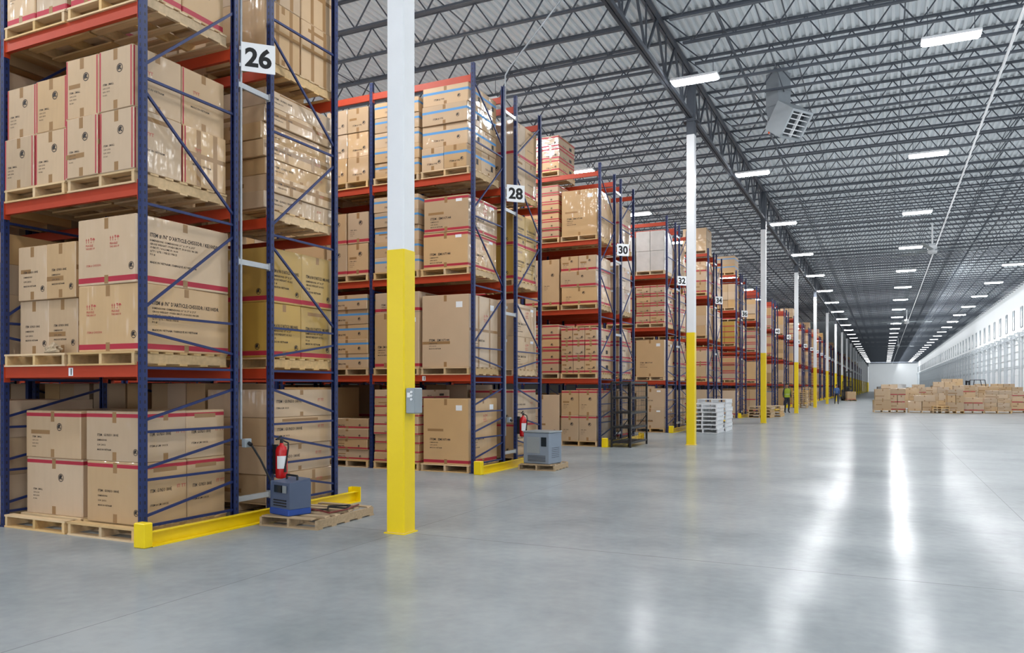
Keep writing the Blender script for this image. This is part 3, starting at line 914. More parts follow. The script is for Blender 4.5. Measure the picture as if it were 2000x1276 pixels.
def joist(S):
    tc_, bc, wb = MB(), MB(), MB()
    for s in (-.025, .025):
        tc_.box(0, S, s - .02, s + .02, JD - .046, JD)
        bc.box(.5, S - .5, s - .02, s + .02, 0, .046)
    n = 30; st = (S - 1.0) / n
    pts = [(.05, 0, JD - .03)] + [(.5 + st * (k + .5), 0, .03 if k % 2 == 0 else JD - .03) for k in range(n)] + [(S - .05, 0, JD - .03)]
    for a, b in zip(pts[:-1], pts[1:]): wb.bar(a, b, .026, .026)
    return tc_, bc, wb
JZ = ZD - JD - .002
SA = XR - CX - .05
ja = joist(SA)
ja_ms = [(n, g.mesh(n, [M['steel']])) for n, g in zip(('top_chord', 'bottom_chord', 'web'), ja)]
ja_one = MB().merge(ja[0]).merge(ja[1]).merge(ja[2]).mesh('roof_joist', [M['steel']])
yy = CY0 + CP * 0 + .6; k = 0
while yy < YB - 1:
    for bay in (0, 1):
        if bay == 1 and yy > 100: continue
        X0 = CX + .02 if bay == 0 else CX - .02 - SA
        lab = 'dark grey open-web roof joist spanning above the open main aisle' if bay == 0 else 'dark grey open-web roof joist spanning above the pallet racks'
        gp = 'roof joists over the main aisle' if bay == 0 else 'roof joists over the racks'
        if yy < 45:
            t = thing('roof_joist', lab, 'joist', (X0, yy, JZ), 0, gp)
            for n, m in ja_ms: ob(n, m, t)
        else:
            tag(ob('roof_joist', ja_one, None, (X0, yy, JZ)), lab, 'joist', gp)
    yy += CP / 11.0; k += 1
# bridging and pipes under the joists
def pipe(name, pts, r, m, label, cat, group=None, n=8):
    return tag(ob(name, MB().tube(pts, r, n).mesh(name, [M[m]])), label, cat, group)
for q, (xx, zz) in enumerate(((-2.4, JZ + .08), (-2.0, JZ + .6), (.4, JZ + .08), (3.4, JZ + .08), (3.8, JZ + .6), (6.9, JZ + .08), (-8.2, JZ + .08), (-12.4, JZ + .08))):
    pipe('bridging_rod', [(xx, 8, zz), (xx, 285, zz)], .014, 'steel',
         ['bridging rod low on the joists, nearest the column line', 'bridging rod high on the joists, nearest the column line', 'bridging rod crossing joists left of the centre lights',
          'bridging rod low on joists, right of the white pipe', 'bridging rod high on joists, right of the white pipe', 'bridging rod above the wall-side row of lights',
          'bridging rod over the rack ends', 'bridging rod deep over the racks'][q], 'bridging rod', 'bridging rods', 6)
for q, (xx, zz) in enumerate(((-3.2, JZ + .12), (4.9, JZ + .12))):
    pipe('sprinkler_pipe', [(xx, 10, zz), (xx, 288, zz)], .036, 'steel', ['dark sprinkler pipe through the joists, beside the column line', 'dark sprinkler pipe through the joists, on the wall side of aisle'][q], 'pipe', 'sprinkler pipes')
pipe('ceiling_pipe', [(2.47, 10, 8.92), (2.47, 287, 8.92)], .032, 'white', 'long white pipe running down the aisle ceiling', 'pipe')
# ---------------------------------------------------------------- lights
LZ = 8.60
LL = .54
hs = MB(); hs.cbox(-LL, LL, -.18, .18, .03, .09, .012)
df = MB(); df.add([(-LL + .06, -.13, -.01), (LL - .06, -.13, -.01), (LL - .06, .13, -.01), (-LL + .06, .13, -.01), (-LL + .01, -.165, .03), (LL - .01, -.165, .03), (LL - .01, .165, .03), (-LL + .01, .165, .03)],
                  [(0, 3, 2, 1), (0, 1, 5, 4), (1, 2, 6, 5), (2, 3, 7, 6), (3, 0, 4, 7)])
hg = MB(); hg.tube([(0, 0, .09), (0, 0, JZ - LZ)], .007, 5)
hs_m, df_m, hg_m = hs.mesh('housing', [M['white']]), df.mesh('diffuser', [M['lamp']]), hg.mesh('hanger', [M['steel']])
one = MB(); one.merge(hs, mp={0: 0}); one.merge(df, mp={0: 1})
one_m = one.mesh('ceiling_light', [M['white'], M['lamp']])
one_d = one.mesh('ceiling_light', [M['white'], M['lampdim']])
def light(x, y, label, group, parts, me=None):
    if parts:
        t = thing('ceiling_light', label, 'ceiling light', (x, y, LZ), 0, group)
        ob('housing', hs_m, t); ob('diffuser', df_m, t)
        for s in (-.42, .42): ob('hanger', hg_m, t, (s, 0, 0))
    else:
        tag(ob('ceiling_light', me or one_m, None, (x, y, LZ)), label, 'ceiling light', group)
for rn, xx, y0 in (('column-side', -3.93, 18.0), ('centre', 1.23, 18.1), ('wall-side', 6.75, 18.1)):
    for k in range(-4, 27):
        yy = y0 + 8.75 * k
        if k < 0: light(xx, yy, 'white LED bay light, %s row, %s one behind the first visible' % (rn, ORD[-k - 1]), 'main aisle lights', False)
        else: light(xx, yy, 'white LED bay light, %s row, %s along the aisle' % (rn, nth(k)), 'main aisle lights', k < 8, one_m if k < 11 else one_d)
for i in range(-1, 38):
    yy = rack_y(i) + 4.94
    if i < 16 or i % 2: light(-9.1, yy, 'white LED bay light over the cross aisle beyond rack %d' % (26 + 2 * i) if i >= 0 else 'white LED bay light over the cross aisle before rack 26', 'cross aisle lights', i < 5, one_m if i < 14 else one_d)
    if i < 4:
        for q, xx in enumerate((-15.0, -21.0)): light(xx, yy, 'inner white LED bay light, %s left of aisle end, beyond rack %d' % (ORD[q + 1], 26 + 2 * i), 'cross aisle lights', False)
# added fill lamps brightening the long white wall, end wall and roof deck
def area(name, loc, rot, sx, sy, power):
    ld = bpy.data.lights.new(name, 'AREA'); ld.shape = 'RECTANGLE'; ld.size = sx; ld.size_y = sy; ld.energy = power
    ld.color = (.95, .98, 1.0)
    o = bpy.data.objects.new(name, ld); col.objects.link(o)
    o.location = loc; o.rotation_euler = rot
    return o
for q, yy in enumerate((85, 145, 205, 262)):  # added fill without fixtures, lifts the long wall and the end wall
    area('wall_fill', (4.0, yy, 9.0), (0, -math.radians(66), 0), .6, 58, 1400)
area('wall_fill', (2.5, 272, 8.8), (math.radians(75), 0, 0), 13, .6, 1300)
for yy in (20, 60, 100, 140, 180, 220, 260):  # added upward fill that lightens the deck, no fixture hangs here
    area('roof_fill', (2.6, yy, 8.2), (PI, 0, 0), 13, 40, 600)
for yy in (15, 55):
    area('roof_fill', (-12.5, yy, 8.4), (PI, 0, 0), 14, 40, 540)

# ---------------------------------------------------------------- ceiling fixtures
# air unit
t = thing('air_unit', 'grey boxy air unit with louvred face and duct hanging from the roof near first lights', 'air unit', (-2.4, 21.9, 8.2), -.62)
t.scale = (.84, .84, .84)
d = MB()
d.cbox(-.50, .02, -.28, .28, 1.05, 2.13, .01)
d.add([(-.50, -.28, 1.06), (.02, -.28, 1.06), (.02, .28, 1.06), (-.50, .28, 1.06), (-.30, -.40, .62), (.30, -.40, .90), (.30, .40, .90), (-.30, .40, .62)],
      [(0, 1, 5, 4), (1, 2, 6, 5), (2, 3, 7, 6), (3, 0, 4, 7), (4, 5, 6, 7)])
for z in (1.05, 1.55): d.box(-.52, .04, -.30, .30, z, z + .035)
ob('duct', d.mesh('duct', [M['duct']]), t)
a = math.radians(-36)
ux, uz = Vector((math.cos(a), 0, math.sin(a))), Vector((-math.sin(a), 0, math.cos(a)))
def tl(mb_src, org):
    o = MB(); o.f = mb_src.f; o.m = mb_src.m
    o.v = [tuple(Vector(org) + ux * x + Vector((0, y, 0)) + uz * z) for x, y, z in mb_src.v]
    return o
bx = MB(); bx.box(-.40, .34, -.46, -.39, -.46, .46); bx.box(-.40, .34, .39, .46, -.46, .46); bx.box(-.40, .34, -.39, .39, -.46, -.39); bx.box(-.40, .34, -.39, .39, .39, .46); bx.box(-.40, -.36, -.39, .39, -.39, .39)
org = (.22, 0, .46)
hb = ob('housing', tl(bx, org).mesh('housing', [M['housing']]), t)
lv = MB()
for k in range(5): lv.bar((.27, -.39, -.31 + .155 * k), (.27, .39, -.31 + .155 * k), .09, .022)
lv.box(.22, .33, -.012, .012, -.39, .39)
ob('louver', tl(lv, org).mesh('louver', [M['white']]), hb)
cr = MB(); cr.box(.08, .10, -.39, .39, -.39, .39)
ob('inner_screen', tl(cr, org).mesh('inner_screen', [M['darkgrey']]), hb)
ob('bottom_bracket', MB().bar((-.30, -.40, .62), (-.30, .40, .62), .05, .05).bar((-.30, -.40, .62), (-.22, -.40, .12), .04, .04).mesh('bottom_bracket', [M['galv']]), t)
ob('warning_tag', MB().box(-.26, -.20, -.435, -.425, .14, .2).mesh('warning_tag', [M['orangetag']]), t)
# fans
for q, (fx, fy) in enumerate(((2.1, 42.3), (2.1, 88), (2.1, 140))):
    t = thing('ceiling_fan', '%s large white ceiling fan along the aisle, long thin blades' % ORD[q], 'fan', (fx, fy, 8.1), 0, 'large ceiling fans')
    ob('downrod', MB().cyl((0, 0, .2), (0, 0, JZ - 8.1), .04).mesh('downrod', [M['white']]), t)
    ob('motor', MB().lathe([(.1, -.18), (.2, -.14), (.22, 0), (.2, .2), (.1, .28)], 16).mesh('motor', [M['white']]), t)
    bl = MB(); bl.add([(.2, -.07, -.02), (2.4, -.05, -.02), (2.4, .06, .02), (.2, .09, .03), (.2, -.07, -.035), (2.4, -.05, -.035), (2.4, .06, .005), (.2, .09, .01)],
                      [(0, 1, 2, 3), (7, 6, 5, 4), (0, 4, 5, 1), (1, 5, 6, 2), (2, 6, 7, 3), (3, 7, 4, 0)])
    bm_ = bl.mesh('blade', [M['greybox']])
    for k in range(6): ob('blade', bm_, t, (0, 0, 0), k * PI / 3 + .3)
# ---------------------------------------------------------------- items around near racks
# switch box on first column
t = thing('switch_box', 'grey wall-mounted control box with three buttons on first column', 'switch box', (CX + CW + .005, CY0, 1.27))
ob('body', MB().cbox(0, .11, -.075, .075, 0, .27, .008).mesh('body', [M['greybox']]), t)
cv = ob('cover', MB().cbox(.004, .107, -.083, -.075, .005, .265, .003).mesh('cover', [M['greybox']]), t)
for k in range(3):
    ob('button', MB().cyl((.075, -.083, .15 + .038 * k), (.075, -.095, .15 + .038 * k), .013, .013, 12).mesh('button', [M['white']]), cv)
ob('nameplate', MB().box(.02, .055, -.0845, -.083, .17, .22).mesh('nameplate', [M['white']]), cv)
# conduits in the flues
for i, top in ((0, 8.3), (1, 7.7)):
    y = rack_y(i) + 1.30
    if i == 0: pts = [(-6.63, y, .95), (-6.63, y, 9.3)]
    else: pts = [(-6.63, y, .6), (-6.63, y, 7.6), (-6.55, y, 7.72), (-4.9, y - .1, 9.3)]
    pipe('conduit', pts, .016, 'galv', 'galvanised vertical conduit in the flue of rack %d' % (26 + 2 * i), 'conduit', 'rack conduits')
    t = thing('outlet_box', 'small grey outlet box on the conduit of rack %d' % (26 + 2 * i), 'outlet box', (-6.59, y + .02, .86), 0, 'outlet boxes')
    ob('body', MB().cbox(0, .06, -.05, .05, 0, .1, .006).mesh('body', [M['greybox']]), t)
    ob('plug', MB().cyl((.06, 0, .05), (.1, 0, .03), .022).mesh('plug', [M['black']]), t)
# fire extinguishers
def extinguisher(x, y, z, label):
    t = thing('fire_extinguisher', label, 'fire extinguisher', (x, y, z), 0, 'fire extinguishers on the racks')
    tk = ob('tank', MB().lathe([(.05, 0), (.068, .012), (.07, .05), (.07, .33), (.055, .375), (.022, .40), (.022, .42)], 20).mesh('tank', [M['fire']], True), t)
    ob('valve', MB().cyl((0, 0, .42), (0, 0, .46), .02).box(-.012, .012, -.09, .04, .46, .475).bar((0, -.09, .465), (0, .0, .505), .02, .012).mesh('valve', [M['black']]), t)
    ob('hose', MB().tube([(.0, .02, .45), (.05, .06, .42), (.078, .03, .36), (.08, .0, .24), (.078, -.02, .15)], .010, 6).cyl((.078, -.02, .15), (.078, -.025, .08), .012, .018).mesh('hose', [M['rubber']]), t)
    lb = MB()
    for k in range(8):
        a0, a1 = -1.6 + k * .2, -1.4 + k * .2
        lb.add([(.0712 * math.cos(a0), .0712 * math.sin(a0), .12), (.0712 * math.cos(a1), .0712 * math.sin(a1), .12), (.0712 * math.cos(a1), .0712 * math.sin(a1), .27), (.0712 * math.cos(a0), .0712 * math.sin(a0), .27)], [(0, 1, 2, 3)])
    ob('instruction_label', lb.mesh('instruction_label', [M['white']]), tk)
    ob('wall_bracket', MB().box(-.119, -.068, -.02, .02, .05, .4).mesh('wall_bracket', [M['black']]), t)
extinguisher(-6.48, rack_y(0) + 1.80, .46, 'red fire extinguisher hung on the end post of rack 26')
extinguisher(-6.48, rack_y(1) + 1.80, .56, 'red fire extinguisher hung on the end post of rack 28')
# charger 1 on its pallet
PX, PYc = -5.93, 7.2
pallet((PX, PYc, 0), .05, 'loose weathered wooden pallet on the floor carrying the blue-based charger', 'floor pallets', True, True, sc=(.78, .92, .85))
t = thing('battery_charger', 'slate blue forklift battery charger with bright blue base on loose pallet', 'charger', (-6.05, 6.86, .119), -.25, 'battery chargers')
b = MB(); b.add([(-.17, -.14, .06), (.17, -.14, .06), (.17, .14, .06), (-.17, .14, .06), (-.17, -.12, .36), (.17, -.12, .36), (.17, .14, .40), (-.17, .14, .40)],
                [(0, 3, 2, 1), (4, 5, 6, 7), (0, 1, 5, 4), (1, 2, 6, 5), (2, 3, 7, 6), (3, 0, 4, 7)])
bo = ob('body', b.mesh('body', [M['chgrey']]), t)
ob('base', MB().cbox(-.185, .185, -.155, .15, 0, .075, .01).mesh('base', [M['chblue']]), t)
for s in (-.178, .178): ob('side_trim', MB().box(s - .008, s + .008, -.14, .14, .075, .37).mesh('side_trim', [M['chgrey']]), t)
ob('display', MB().box(-.11, .03, -.142, -.132, .25, .33).mesh('display', [M['screen']]), bo)
ob('keypad', MB().box(.05, .12, -.142, -.134, .25, .33).mesh('keypad', [M['greybox']]), bo)
ob('vent', MB().box(-.12, .12, -.146, -.138, .1, .11).box(-.12, .12, -.146, -.138, .13, .14).box(-.12, .12, -.146, -.138, .16, .17).mesh('vent', [M['black']]), bo)
ob('handle', MB().tube([(-.1, .02, .37), (-.1, .02, .43), (.1, .02, .43), (.1, .02, .37)], .012).mesh('handle', [M['black']]), t)
pipe('power_cable', [(-6.49, 6.72, .88), (-6.42, 6.78, .72), (-6.34, 6.84, .5), (-6.30, 6.88, .3), (-6.24, 6.9, .22)], .012, 'rubber', 'black power cable dropping from outlet box to charger at rack 26', 'cable')
pipe('charging_cable', [(-5.95, 7.0, .14), (-5.8, 7.2, .135), (-5.95, 7.4, .135), (-5.75, 7.55, .135), (-5.65, 7.35, .135), (-5.85, 7.28, .148)], .010, 'rubber', 'dark charging cable lying loose on the worn pallet', 'cable')
pipe('red_charging_cable', [(-6.0, 7.02, .16), (-5.8, 7.08, .135), (-5.62, 7.0, .135), (-5.6, 7.3, .135), (-5.7, 7.65, .135)], .010, 'redcable', 'dull red charging cable lying across the loose pallet', 'cable')
# charger 2
pallet((-5.83, 13.6, 0), .06, 'small weathered pallet on the floor under the large grey charger cabinet', 'floor pallets', True, True, sc=(.72, .68, .8))
t = thing('battery_charger', 'large vented blue-grey charger cabinet on small pallet beside rack 28', 'charger', (-5.83, 13.55, .112), -.12, 'battery chargers')
bo = ob('body', MB().cbox(-.28, .28, -.24, .24, 0, .58, .012).mesh('body', [M['chlight']]), t)
fp = ob('front_panel', MB().box(-.2, .08, -.246, -.24, .2, .5).mesh('front_panel', [M['greybox']]), t)
ob('display', MB().box(.11, .22, -.248, -.24, .33, .5).mesh('display', [M['screen']]), bo)
v = MB()
for k in range(5): v.box(-.18, .2, -.248, -.24, .05 + .025 * k, .058 + .025 * k)
for k in range(6): v.box(.28, .284, -.14, .14, .12 + .035 * k, .127 + .035 * k)
ob('vent', v.mesh('vent', [M['darkgrey']]), bo)
ob('top_lid', MB().cbox(-.29, .29, -.25, .25, .58, .61, .008).mesh('top_lid', [M['greybox']]), t)
# beam tags
for (xx, i) in ((RX - 1.05, 0), (RX - 1.02, 1)):
    t = thing('beam_tag', 'white bay tag reading 1 on the orange beam of rack %d' % (26 + 2 * i), 'tag', (xx, rack_y(i) - .0235, 1.665), 0, 'bay tags')
    pl = ob('plate', MB().box(-.035, .035, -.002, 0, 0, .085).mesh('plate', [M['white']]), t)
    vs, fs, x1 = text2d('1', .03)
    ob('lettering', MB().add([((a - x1 / 2) * .09, -.003, .012 + b_ * .09) for a, b_ in vs], fs).mesh('lettering', [M['ink']]), pl)
# crumpled paper on first shelf
mbp = MB(); rr = random.Random(3); nn = 14
prof = [(.03, 0), (.10, .004), (.13, .025), (.11, .05), (.10, .07), (.06, .085), (.02, .095)]
mbp.lathe(prof, nn)
mbp.v = [(x * (1 + rr.uniform(-.45, .45)), y * (.40 + rr.uniform(-.14, .14)), z * (1 + rr.uniform(-.55, .45))) for x, y, z in mbp.v]
tag(ob('crumpled_paper', mbp.mesh('crumpled_paper', [M['paper']]), None, (-8.0, 5.385, 1.912)), 'crumpled brown packing paper on the pallet edge, first shelf of rack 26', 'paper')
# black stand at rack 30
t = thing('shelf_stand', 'black metal mesh-sided shelf stand at the end of rack 30', 'stand', (-6.06, 19.9, 0))
for sx in (-.25, .25):
    for sy in (-.75, .75): ob('leg', MB().box(sx - .022, sx + .022, sy - .022, sy + .022, 0, 1.68).mesh('leg', [M['black']]), t)
for z in (.12, .50, .88, 1.26, 1.66): ob('shelf', MB().box(-.25, .25, -.75, .75, z - .012, z + .012).box(-.26, -.24, -.75, .75, z - .03, z + .03).box(.24, .26, -.75, .75, z - .03, z + .03).mesh('shelf', [M['black']]), t)
for s in (-.75, .75): ob('cross_brace', MB().bar((-.25, s, .15), (.25, s, .8), .02, .02).mesh('cross_brace', [M['black']]), t)
for s in (-.25, .25):
    cg = MB()
    for k in range(14): cg.box(s - .004, s + .004, -.72 + .11 * k, -.711 + .11 * k, .12, 1.66)
    for k in range(12): cg.box(s - .004, s + .004, -.74, .74, .18 + .125 * k, .188 + .125 * k)
    ob('mesh_side', cg.mesh('mesh_side', [M['black']]), t)
# white plastic pallets near second column
for q, (xx, yy, n_) in enumerate(((-5.5, 26.9, 7), (-5.45, 28.25, 8))):
    for k in range(n_):
        pallet((xx + RN.uniform(-.015, .015), yy + RN.uniform(-.015, .015), .14 * k), RN.uniform(-.02, .02), 'white pallet, %s from the floor in the %s white stack past second column' % (ORD[k], ['front', 'rear'][q]), 'stacked white pallets', False, me=palw_m)
# stacks of bare pallets
def pallet_stack(x, y, n, rz, sc, what):
    for k in range(n):
        pallet((x + RN.uniform(-.02, .02), y + RN.uniform(-.02, .02), k * .14 * sc[2]), rz, '%s pallet from the floor in %s' % (ORD[k], what), 'stacked bare pallets', False, sc=sc)
pallet_stack(-5.6, 41.2, 4, 0, (1.1, 1.2, 1), 'the low pale stack past third column')
pallet_stack(-5.35, 43.0, 4, 0, (1.1, 1.3, 1), 'the further low pale stack by the vest wearer')
pallet_stack(-5.6, 61.5, 9, 0, (1, 1, 1), 'the tall pale stack past fourth column')
pallet_stack(-5.5, 68.5, 11, 0, (1, 1, 1), 'the tallest pale stack past fifth column')
# ---------------------------------------------------------------- floor stock at right
stacks = [  # px, base y, width, [(count, height)], depth, style, name
    (1722, 806, .95, [(1, .62), (1, .66)], .9, 'plain', 'leftmost front floor stack'),
    (1752, 806, .9, [(1, .45), (2, .45), (1, .42)], .9, 'red_low', 'second front floor stack'),
    (1801, 807, 1.5, [(2, .55), (1, .35)], .8, 'plain', 'low third front floor stack'),
    (1866, 808, .85, [(1, .5), (2, .4), (1, .35)], .8, 'plain', 'fourth front floor stack'),
    (1902, 808, 1.1, [(2, .42), (1, .36)], .7, 'red_low', 'fifth front floor stack'),
    (1950, 808, 1.4, [(2, .24), (2, .24), (2, .24), (1, .24), (2, .24)], .9, 'plain', 'flat-layered front floor stack'),
    (2003, 807, 1.3, [(2, .45), (1, .4), (2, .3)], .9, 'red_low', 'front floor stack at right edge'),
    (1776, 801, 1.3, [(2, .5), (2, .42), (1, .4)], .8, 'plain', 'leftmost middle-row floor stack'),
    (1834, 801, 1.5, [(2, .5), (2, .5), (2, .4)], .8, 'plain', 'second middle-row floor stack'),
    (1884, 801, 1.3, [(2, .55), (1, .5), (2, .45)], .8, 'red_low', 'third middle-row floor stack'),
    (1930, 801, 1.3, [(2, .5), (2, .5), (1, .45)], .8, 'plain', 'fourth middle-row floor stack'),
    (1978, 801, 1.4, [(2, .55), (3, .45), (2, .4)], .8, 'plain', 'middle-row floor stack near right edge'),
    (1740, 796, 1.4, [(2, .55), (2, .55), (1, .5)], .8, 'plain', 'leftmost second-row floor stack'),
    (1793, 794, 1.4, [(2, .5), (3, .42), (2, .45)], .8, 'red_low', 'second-row stack behind low cartons'),
    (1845, 795, 1.6, [(2, .6), (2, .6), (2, .6)], .8, 'plain', 'tall second-row stack left of centre'),
    (1897, 795, 1.6, [(2, .55), (3, .5), (2, .5)], .8, 'plain', 'tall second-row stack right of centre'),
    (1960, 795, 1.6, [(2, .6), (2, .55), (2, .5)], .8, 'red_low', 'second-row stack near right edge'),
    (1860, 787, 2.0, [(2, .7), (2, .7), (2, .8)], .9, 'plain', 'tallest rear stack in floor stock'),
    (1800, 786, 2.0, [(2, .6), (3, .6), (1, .45)], .9, 'plain', 'rear stack left of the tallest'),
    (1912, 787, 1.8, [(2, .6), (2, .6), (1, .5)], .9, 'plain', 'rear stack right of the tallest')]
for px, py, W_, lay, bd, sty, nm in stacks:
    x, y = fl(px, py); y += .6
    rz = RN.uniform(-.10, .10)
    pallet((x, y, 0), rz, 'wooden pallet beneath the %s' % nm, 'floor stock pallets', False, sc=(max(.8, W_ / 1.02), .85, 1))
    z = .139
    for k, (n_, h) in enumerate(lay):
        shr = RN.uniform(.9, 1.0) if k else 1.0
        bw = W_ * shr / max(n_, 1) if n_ > 1 else min(W_ * shr, 1.15)
        off = RN.uniform(-.5, .5) * (W_ - bw * n_)
        for a in range(n_):
            dx = (a - (n_ - 1) / 2) * bw + off
            pos = {1: '', 2: [' left', ' right'][a % 2], 3: [' left', ' centre', ' right'][a]}[n_]
            lab = '%s carton, %s%s, %s right of aisle' % (STY[sty][2], nth(k) + ' layer', pos, nm)
            add_carton(x + dx * math.cos(rz), y + dx * math.sin(rz), z, round(bw - .02, 2), bd, h - .003, sty, None, lab, 'cartons in the floor stock', rz + RN.uniform(-.03, .03), RN.randrange(4))
        z += h
# open pallets and far clutter
x, y = fl(1835, 807)
for k in range(3):
    pallet((x, y - .3, .14 * k), .1, '%s pallet from the floor in the empty stack among the floor cartons' % ORD[k], 'empty pallets in floor stock', False, sc=(.85, .85, 1))
for k in range(36):
    x = RN.uniform(-1.5, 8.4); y = RN.uniform(96, 230)
    hh = RN.uniform(.8, 2.0)
    n = max(1, int(hh / .6))
    for j in range(n): far_carton(x, y, hh * j / n, 1.1, 1.0, hh / n - .01, RN.choice(['plain', 'plain', 'red_low', 'white']))
tag(ob('carton', far.mesh('carton', [M['card_far'], M['red'], M['blue'], M['whitecard'], M['mustard']])), 'small distant cartons filling the inner and far rack shelves', 'cartons', None, 'stuff')
tag(ob('pallet', farpal.mesh('pallet', [M['wood_far']])), 'small distant pallets under cartons in the inner and far racks', 'pallets', None, 'stuff')
# ---------------------------------------------------------------- trucks
def lift_truck(x, y, rz, label, mast_h):
    t = thing('forklift', label, 'forklift', (x, y, 0), rz, 'forklifts')
    b = MB(); b.cbox(-.5, .5, -.2, 1.0, .18, .95, .05); b.cbox(-.5, .5, .7, 1.25, .18, 1.25, .06)
    ob('body', b.mesh('body', [M['truck']]), t)
    ob('seat', MB().cbox(-.25, .25, .1, .55, .95, 1.05, .02).cbox(-.25, .25, .5, .62, 1.0, 1.5, .02).mesh('seat', [M['black']]), t)
    g = MB()
    for sx in (-.45, .45):
        g.bar((sx, -.15, .9), (sx, .0, 2.15), .05, .05); g.bar((sx, 1.0, 1.2), (sx, .85, 2.15), .05, .05)
    for k in range(6): g.bar((-.45, .0 + .17 * k, 2.15), (.45, .0 + .17 * k, 2.15), .04, .04)
    for sx in (-.45, .45): g.bar((sx, -.02, 2.15), (sx, .87, 2.15), .05, .05)
    ob('overhead_guard', g.mesh('overhead_guard', [M['black']]), t)
    m = MB()
    for sx in (-.32, .32): m.box(sx - .05, sx + .05, -.42, -.28, .08, mast_h)
    for z in (.3, 1.5, mast_h - .15): m.box(-.32, .32, -.36, -.32, z, z + .12)
    ms = ob('mast', m.mesh('mast', [M['black']]), t)
    ob('carriage', MB().box(-.42, .42, -.47, -.43, .1, .55).mesh('carriage', [M['darkgrey']]), ms)
    for sx in (-.25, .25): ob('fork', MB().box(sx - .05, sx + .05, -1.5, -.47, .03, .07).box(sx - .05, sx + .05, -.5, -.47, .07, .5).mesh('fork', [M['darkgrey']]), ms)
    for sx in (-.46, .46):
        for yy_, r in ((-.1, .28), (1.0, .22)): ob('wheel', MB().cyl((sx - .08, yy_, r), (sx + .08, yy_, r), r, r, 18).mesh('wheel', [M['rubber']]), t)
fx, fy = fl(1657, 783)
lift_truck(fx, fy, .25, 'dark forklift with raised mast beside the racks far down aisle', 3.3)
def lp(dx, dy, rz=.25): return (fx + dx * math.cos(rz) - dy * math.sin(rz), fy + dx * math.sin(rz) + dy * math.cos(rz))
px_, py_ = lp(0, -1.12)
pallet((px_, py_, 0.0), .25, 'pallet carried on the forks of the far forklift', 'forklift load', False)
add_carton(px_, py_, .139, .9, .9, .9, 'red_low', None, 'brown carton carried on the forks of the far forklift', 'forklift load', .25, 1)
lift_truck(7.0, 79.0, -1.3, 'dark forklift parked behind the floor stock near right wall', 2.1)
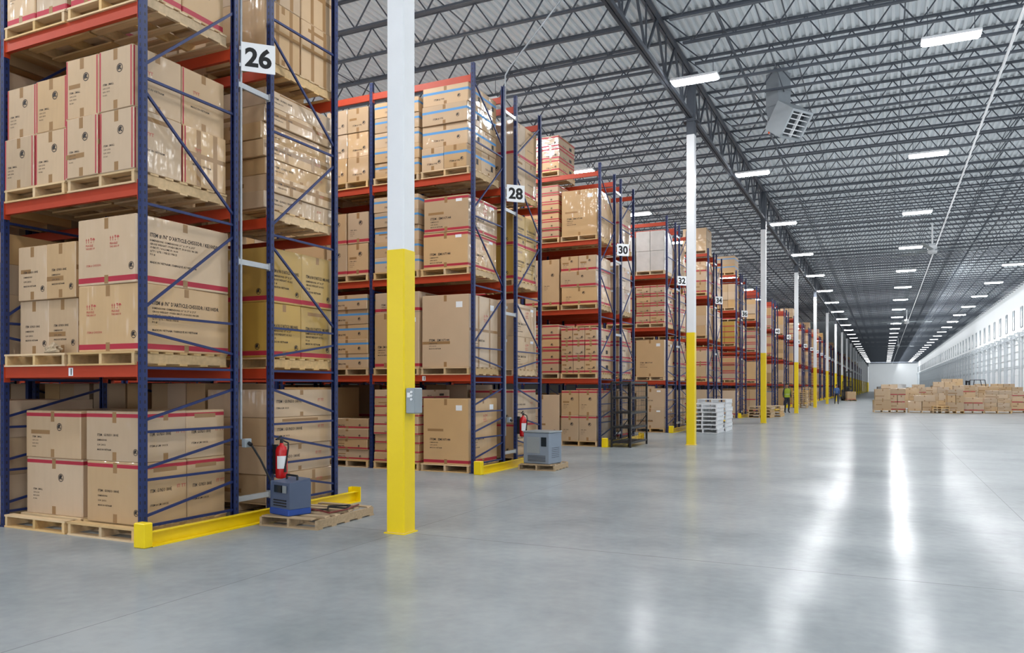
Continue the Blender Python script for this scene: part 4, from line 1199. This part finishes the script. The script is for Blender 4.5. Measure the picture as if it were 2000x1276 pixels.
# ---------------------------------------------------------------- people
def person(loc, rz, top, pants, walk, vest, label, hat):
    V, Ed, Rd = [], [], []
    def a(p, r, par=None):
        V.append(p); Rd.append(r if isinstance(r, tuple) else (r, r))
        if par is not None: Ed.append((par, len(V) - 1))
        return len(V) - 1
    pel = a((0, 0, .95), (.15, .11)); bel = a((0, 0, 1.10), (.14, .105), pel); che = a((0, 0, 1.30), (.17, .115), bel)
    nb = a((0, 0, 1.45), (.075, .07), che); nk = a((0, -.005, 1.52), .052, nb); hd_ = a((0, -.015, 1.61), (.075, .09), nk); ht = a((0, -.01, 1.70), (.068, .082), hd_)
    a((0, -.112, 1.605), .012, hd_)
    for s in (-1, 1): a((s * .085, 0, 1.61), .014, hd_)
    for s in (-1, 1):
        st = walk * s
        sh_ = a((s * .17, 0, 1.41), .062, che)
        el = a((s * .225, .02 + .10 * st, 1.14), .044, sh_)
        wr = a((s * .235, -.06 + .16 * st, .91), .028, el)
        pm = a((s * .235, -.075 + .17 * st, .84), (.02, .036), wr)
        y0 = -.075 + .17 * st
        for q, (dy, ln) in enumerate(((-.03, .075), (-.01, .085), (.01, .08), (.03, .065))):
            f1 = a((s * .235, y0 + dy, .80), .0095, pm); a((s * .225, y0 + dy - .006, .80 - ln), .008, f1)
        th = a((s * .215, y0 - .045, .83), .010, pm); a((s * .205, y0 - .06, .79), .009, th)
        hp = a((s * .09, 0, .88), .098, pel)
        kn = a((s * .10, -.03 - .16 * st, .50), .064, hp)
        an = a((s * .10, .03 - .24 * st + (.10 * abs(walk) if st < 0 else 0), .085), .042, kn)
        a((s * .115, -.12 - .24 * st + (.10 * abs(walk) if st < 0 else 0), .045), (.042, .036), an)
    me = bpy.data.meshes.new('p'); me.from_pydata(V, Ed, [])
    o = bpy.data.objects.new('p', me); col.objects.link(o)
    o.modifiers.new('s', 'SKIN')
    for i, sv in enumerate(me.skin_vertices[0].data):
        sv.radius = Rd[i]; sv.use_root = (i == 0)
    ss = o.modifiers.new('b', 'SUBSURF'); ss.levels = 1; ss.render_levels = 1
    dg = bpy.context.evaluated_depsgraph_get(); dg.update()
    m2 = bpy.data.meshes.new_from_object(o.evaluated_get(dg))
    bpy.data.objects.remove(o)
    m2.materials.clear()
    for k in ('skin', top, pants, 'black'): m2.materials.append(M[k])
    for p in m2.polygons:
        c = p.center
        if c.z > 1.49 or (abs(c.x) > .19 and c.z < .91): p.material_index = 0
        elif c.z < .10: p.material_index = 3
        elif c.z < .97 and abs(c.x) < .2: p.material_index = 2
        else: p.material_index = 1
        p.use_smooth = True
    m2.name = 'person'
    t = tag(ob('person', m2, None, loc, rz), label, 'person', 'workers in the aisle')
    if vest:
        rings = []
        for z, rx, ry in ((.93, .185, .14), (1.1, .178, .135), (1.3, .2, .15), (1.40, .19, .135), (1.47, .10, .09)):
            rings.append([(rx * math.cos(2 * PI * k / 16), ry * math.sin(2 * PI * k / 16), z) for k in range(16)])
        mv = MB(); vs = [p for r in rings for p in r]; fs = []
        for r in range(4):
            for k in range(16):
                j = (k + 1) % 16
                fs.append((r * 16 + k, r * 16 + j, r * 16 + 16 + j, r * 16 + 16 + k))
        mv.add(vs, fs)
        for r in (1,):
            mv.add([(x * 1.01, y * 1.01, z) for x, y, z in rings[r]] + [(x * 1.02, y * 1.02, z + .05) for x, y, z in rings[r]], [(k, (k + 1) % 16, 16 + (k + 1) % 16, 16 + k) for k in range(16)], 1)
        ob('vest', mv.mesh('vest', [M['hivis'], M['galv']], True), t)
    hm = MB()
    hm.lathe([(.088, 0), (.094, .03), (.088, .07), (.06, .105), (.02, .12)], 14, (0, .012, 1.655))
    ob('hair', hm.mesh('hair', [M[hat]], True), t)
    fc = MB()
    for s in (-1, 1): fc.lathe([(.004, -.006), (.009, 0), (.004, .006)], 6, (s * .032, -.098, 1.635))
    fc.box(-.025, .025, -.103, -.095, 1.562, 1.57)
    ob('face', fc.mesh('face', [M['hair']]), t)
x, y = fl(1537, 807)
person((x, y, 0), .5, 'navy', 'jeans', .1, True, 'person in yellow hi-vis vest standing beside the fourth column', 'hair')
x, y = fl(1634, 790)
person((x, y, 0), .2, 'bluecloth', 'jeans', .8, False, 'person in blue top and dark trousers walking far down the aisle', 'hair')
print('CARTONS', ncart[0], 'OBJECTS', len(bpy.data.objects))
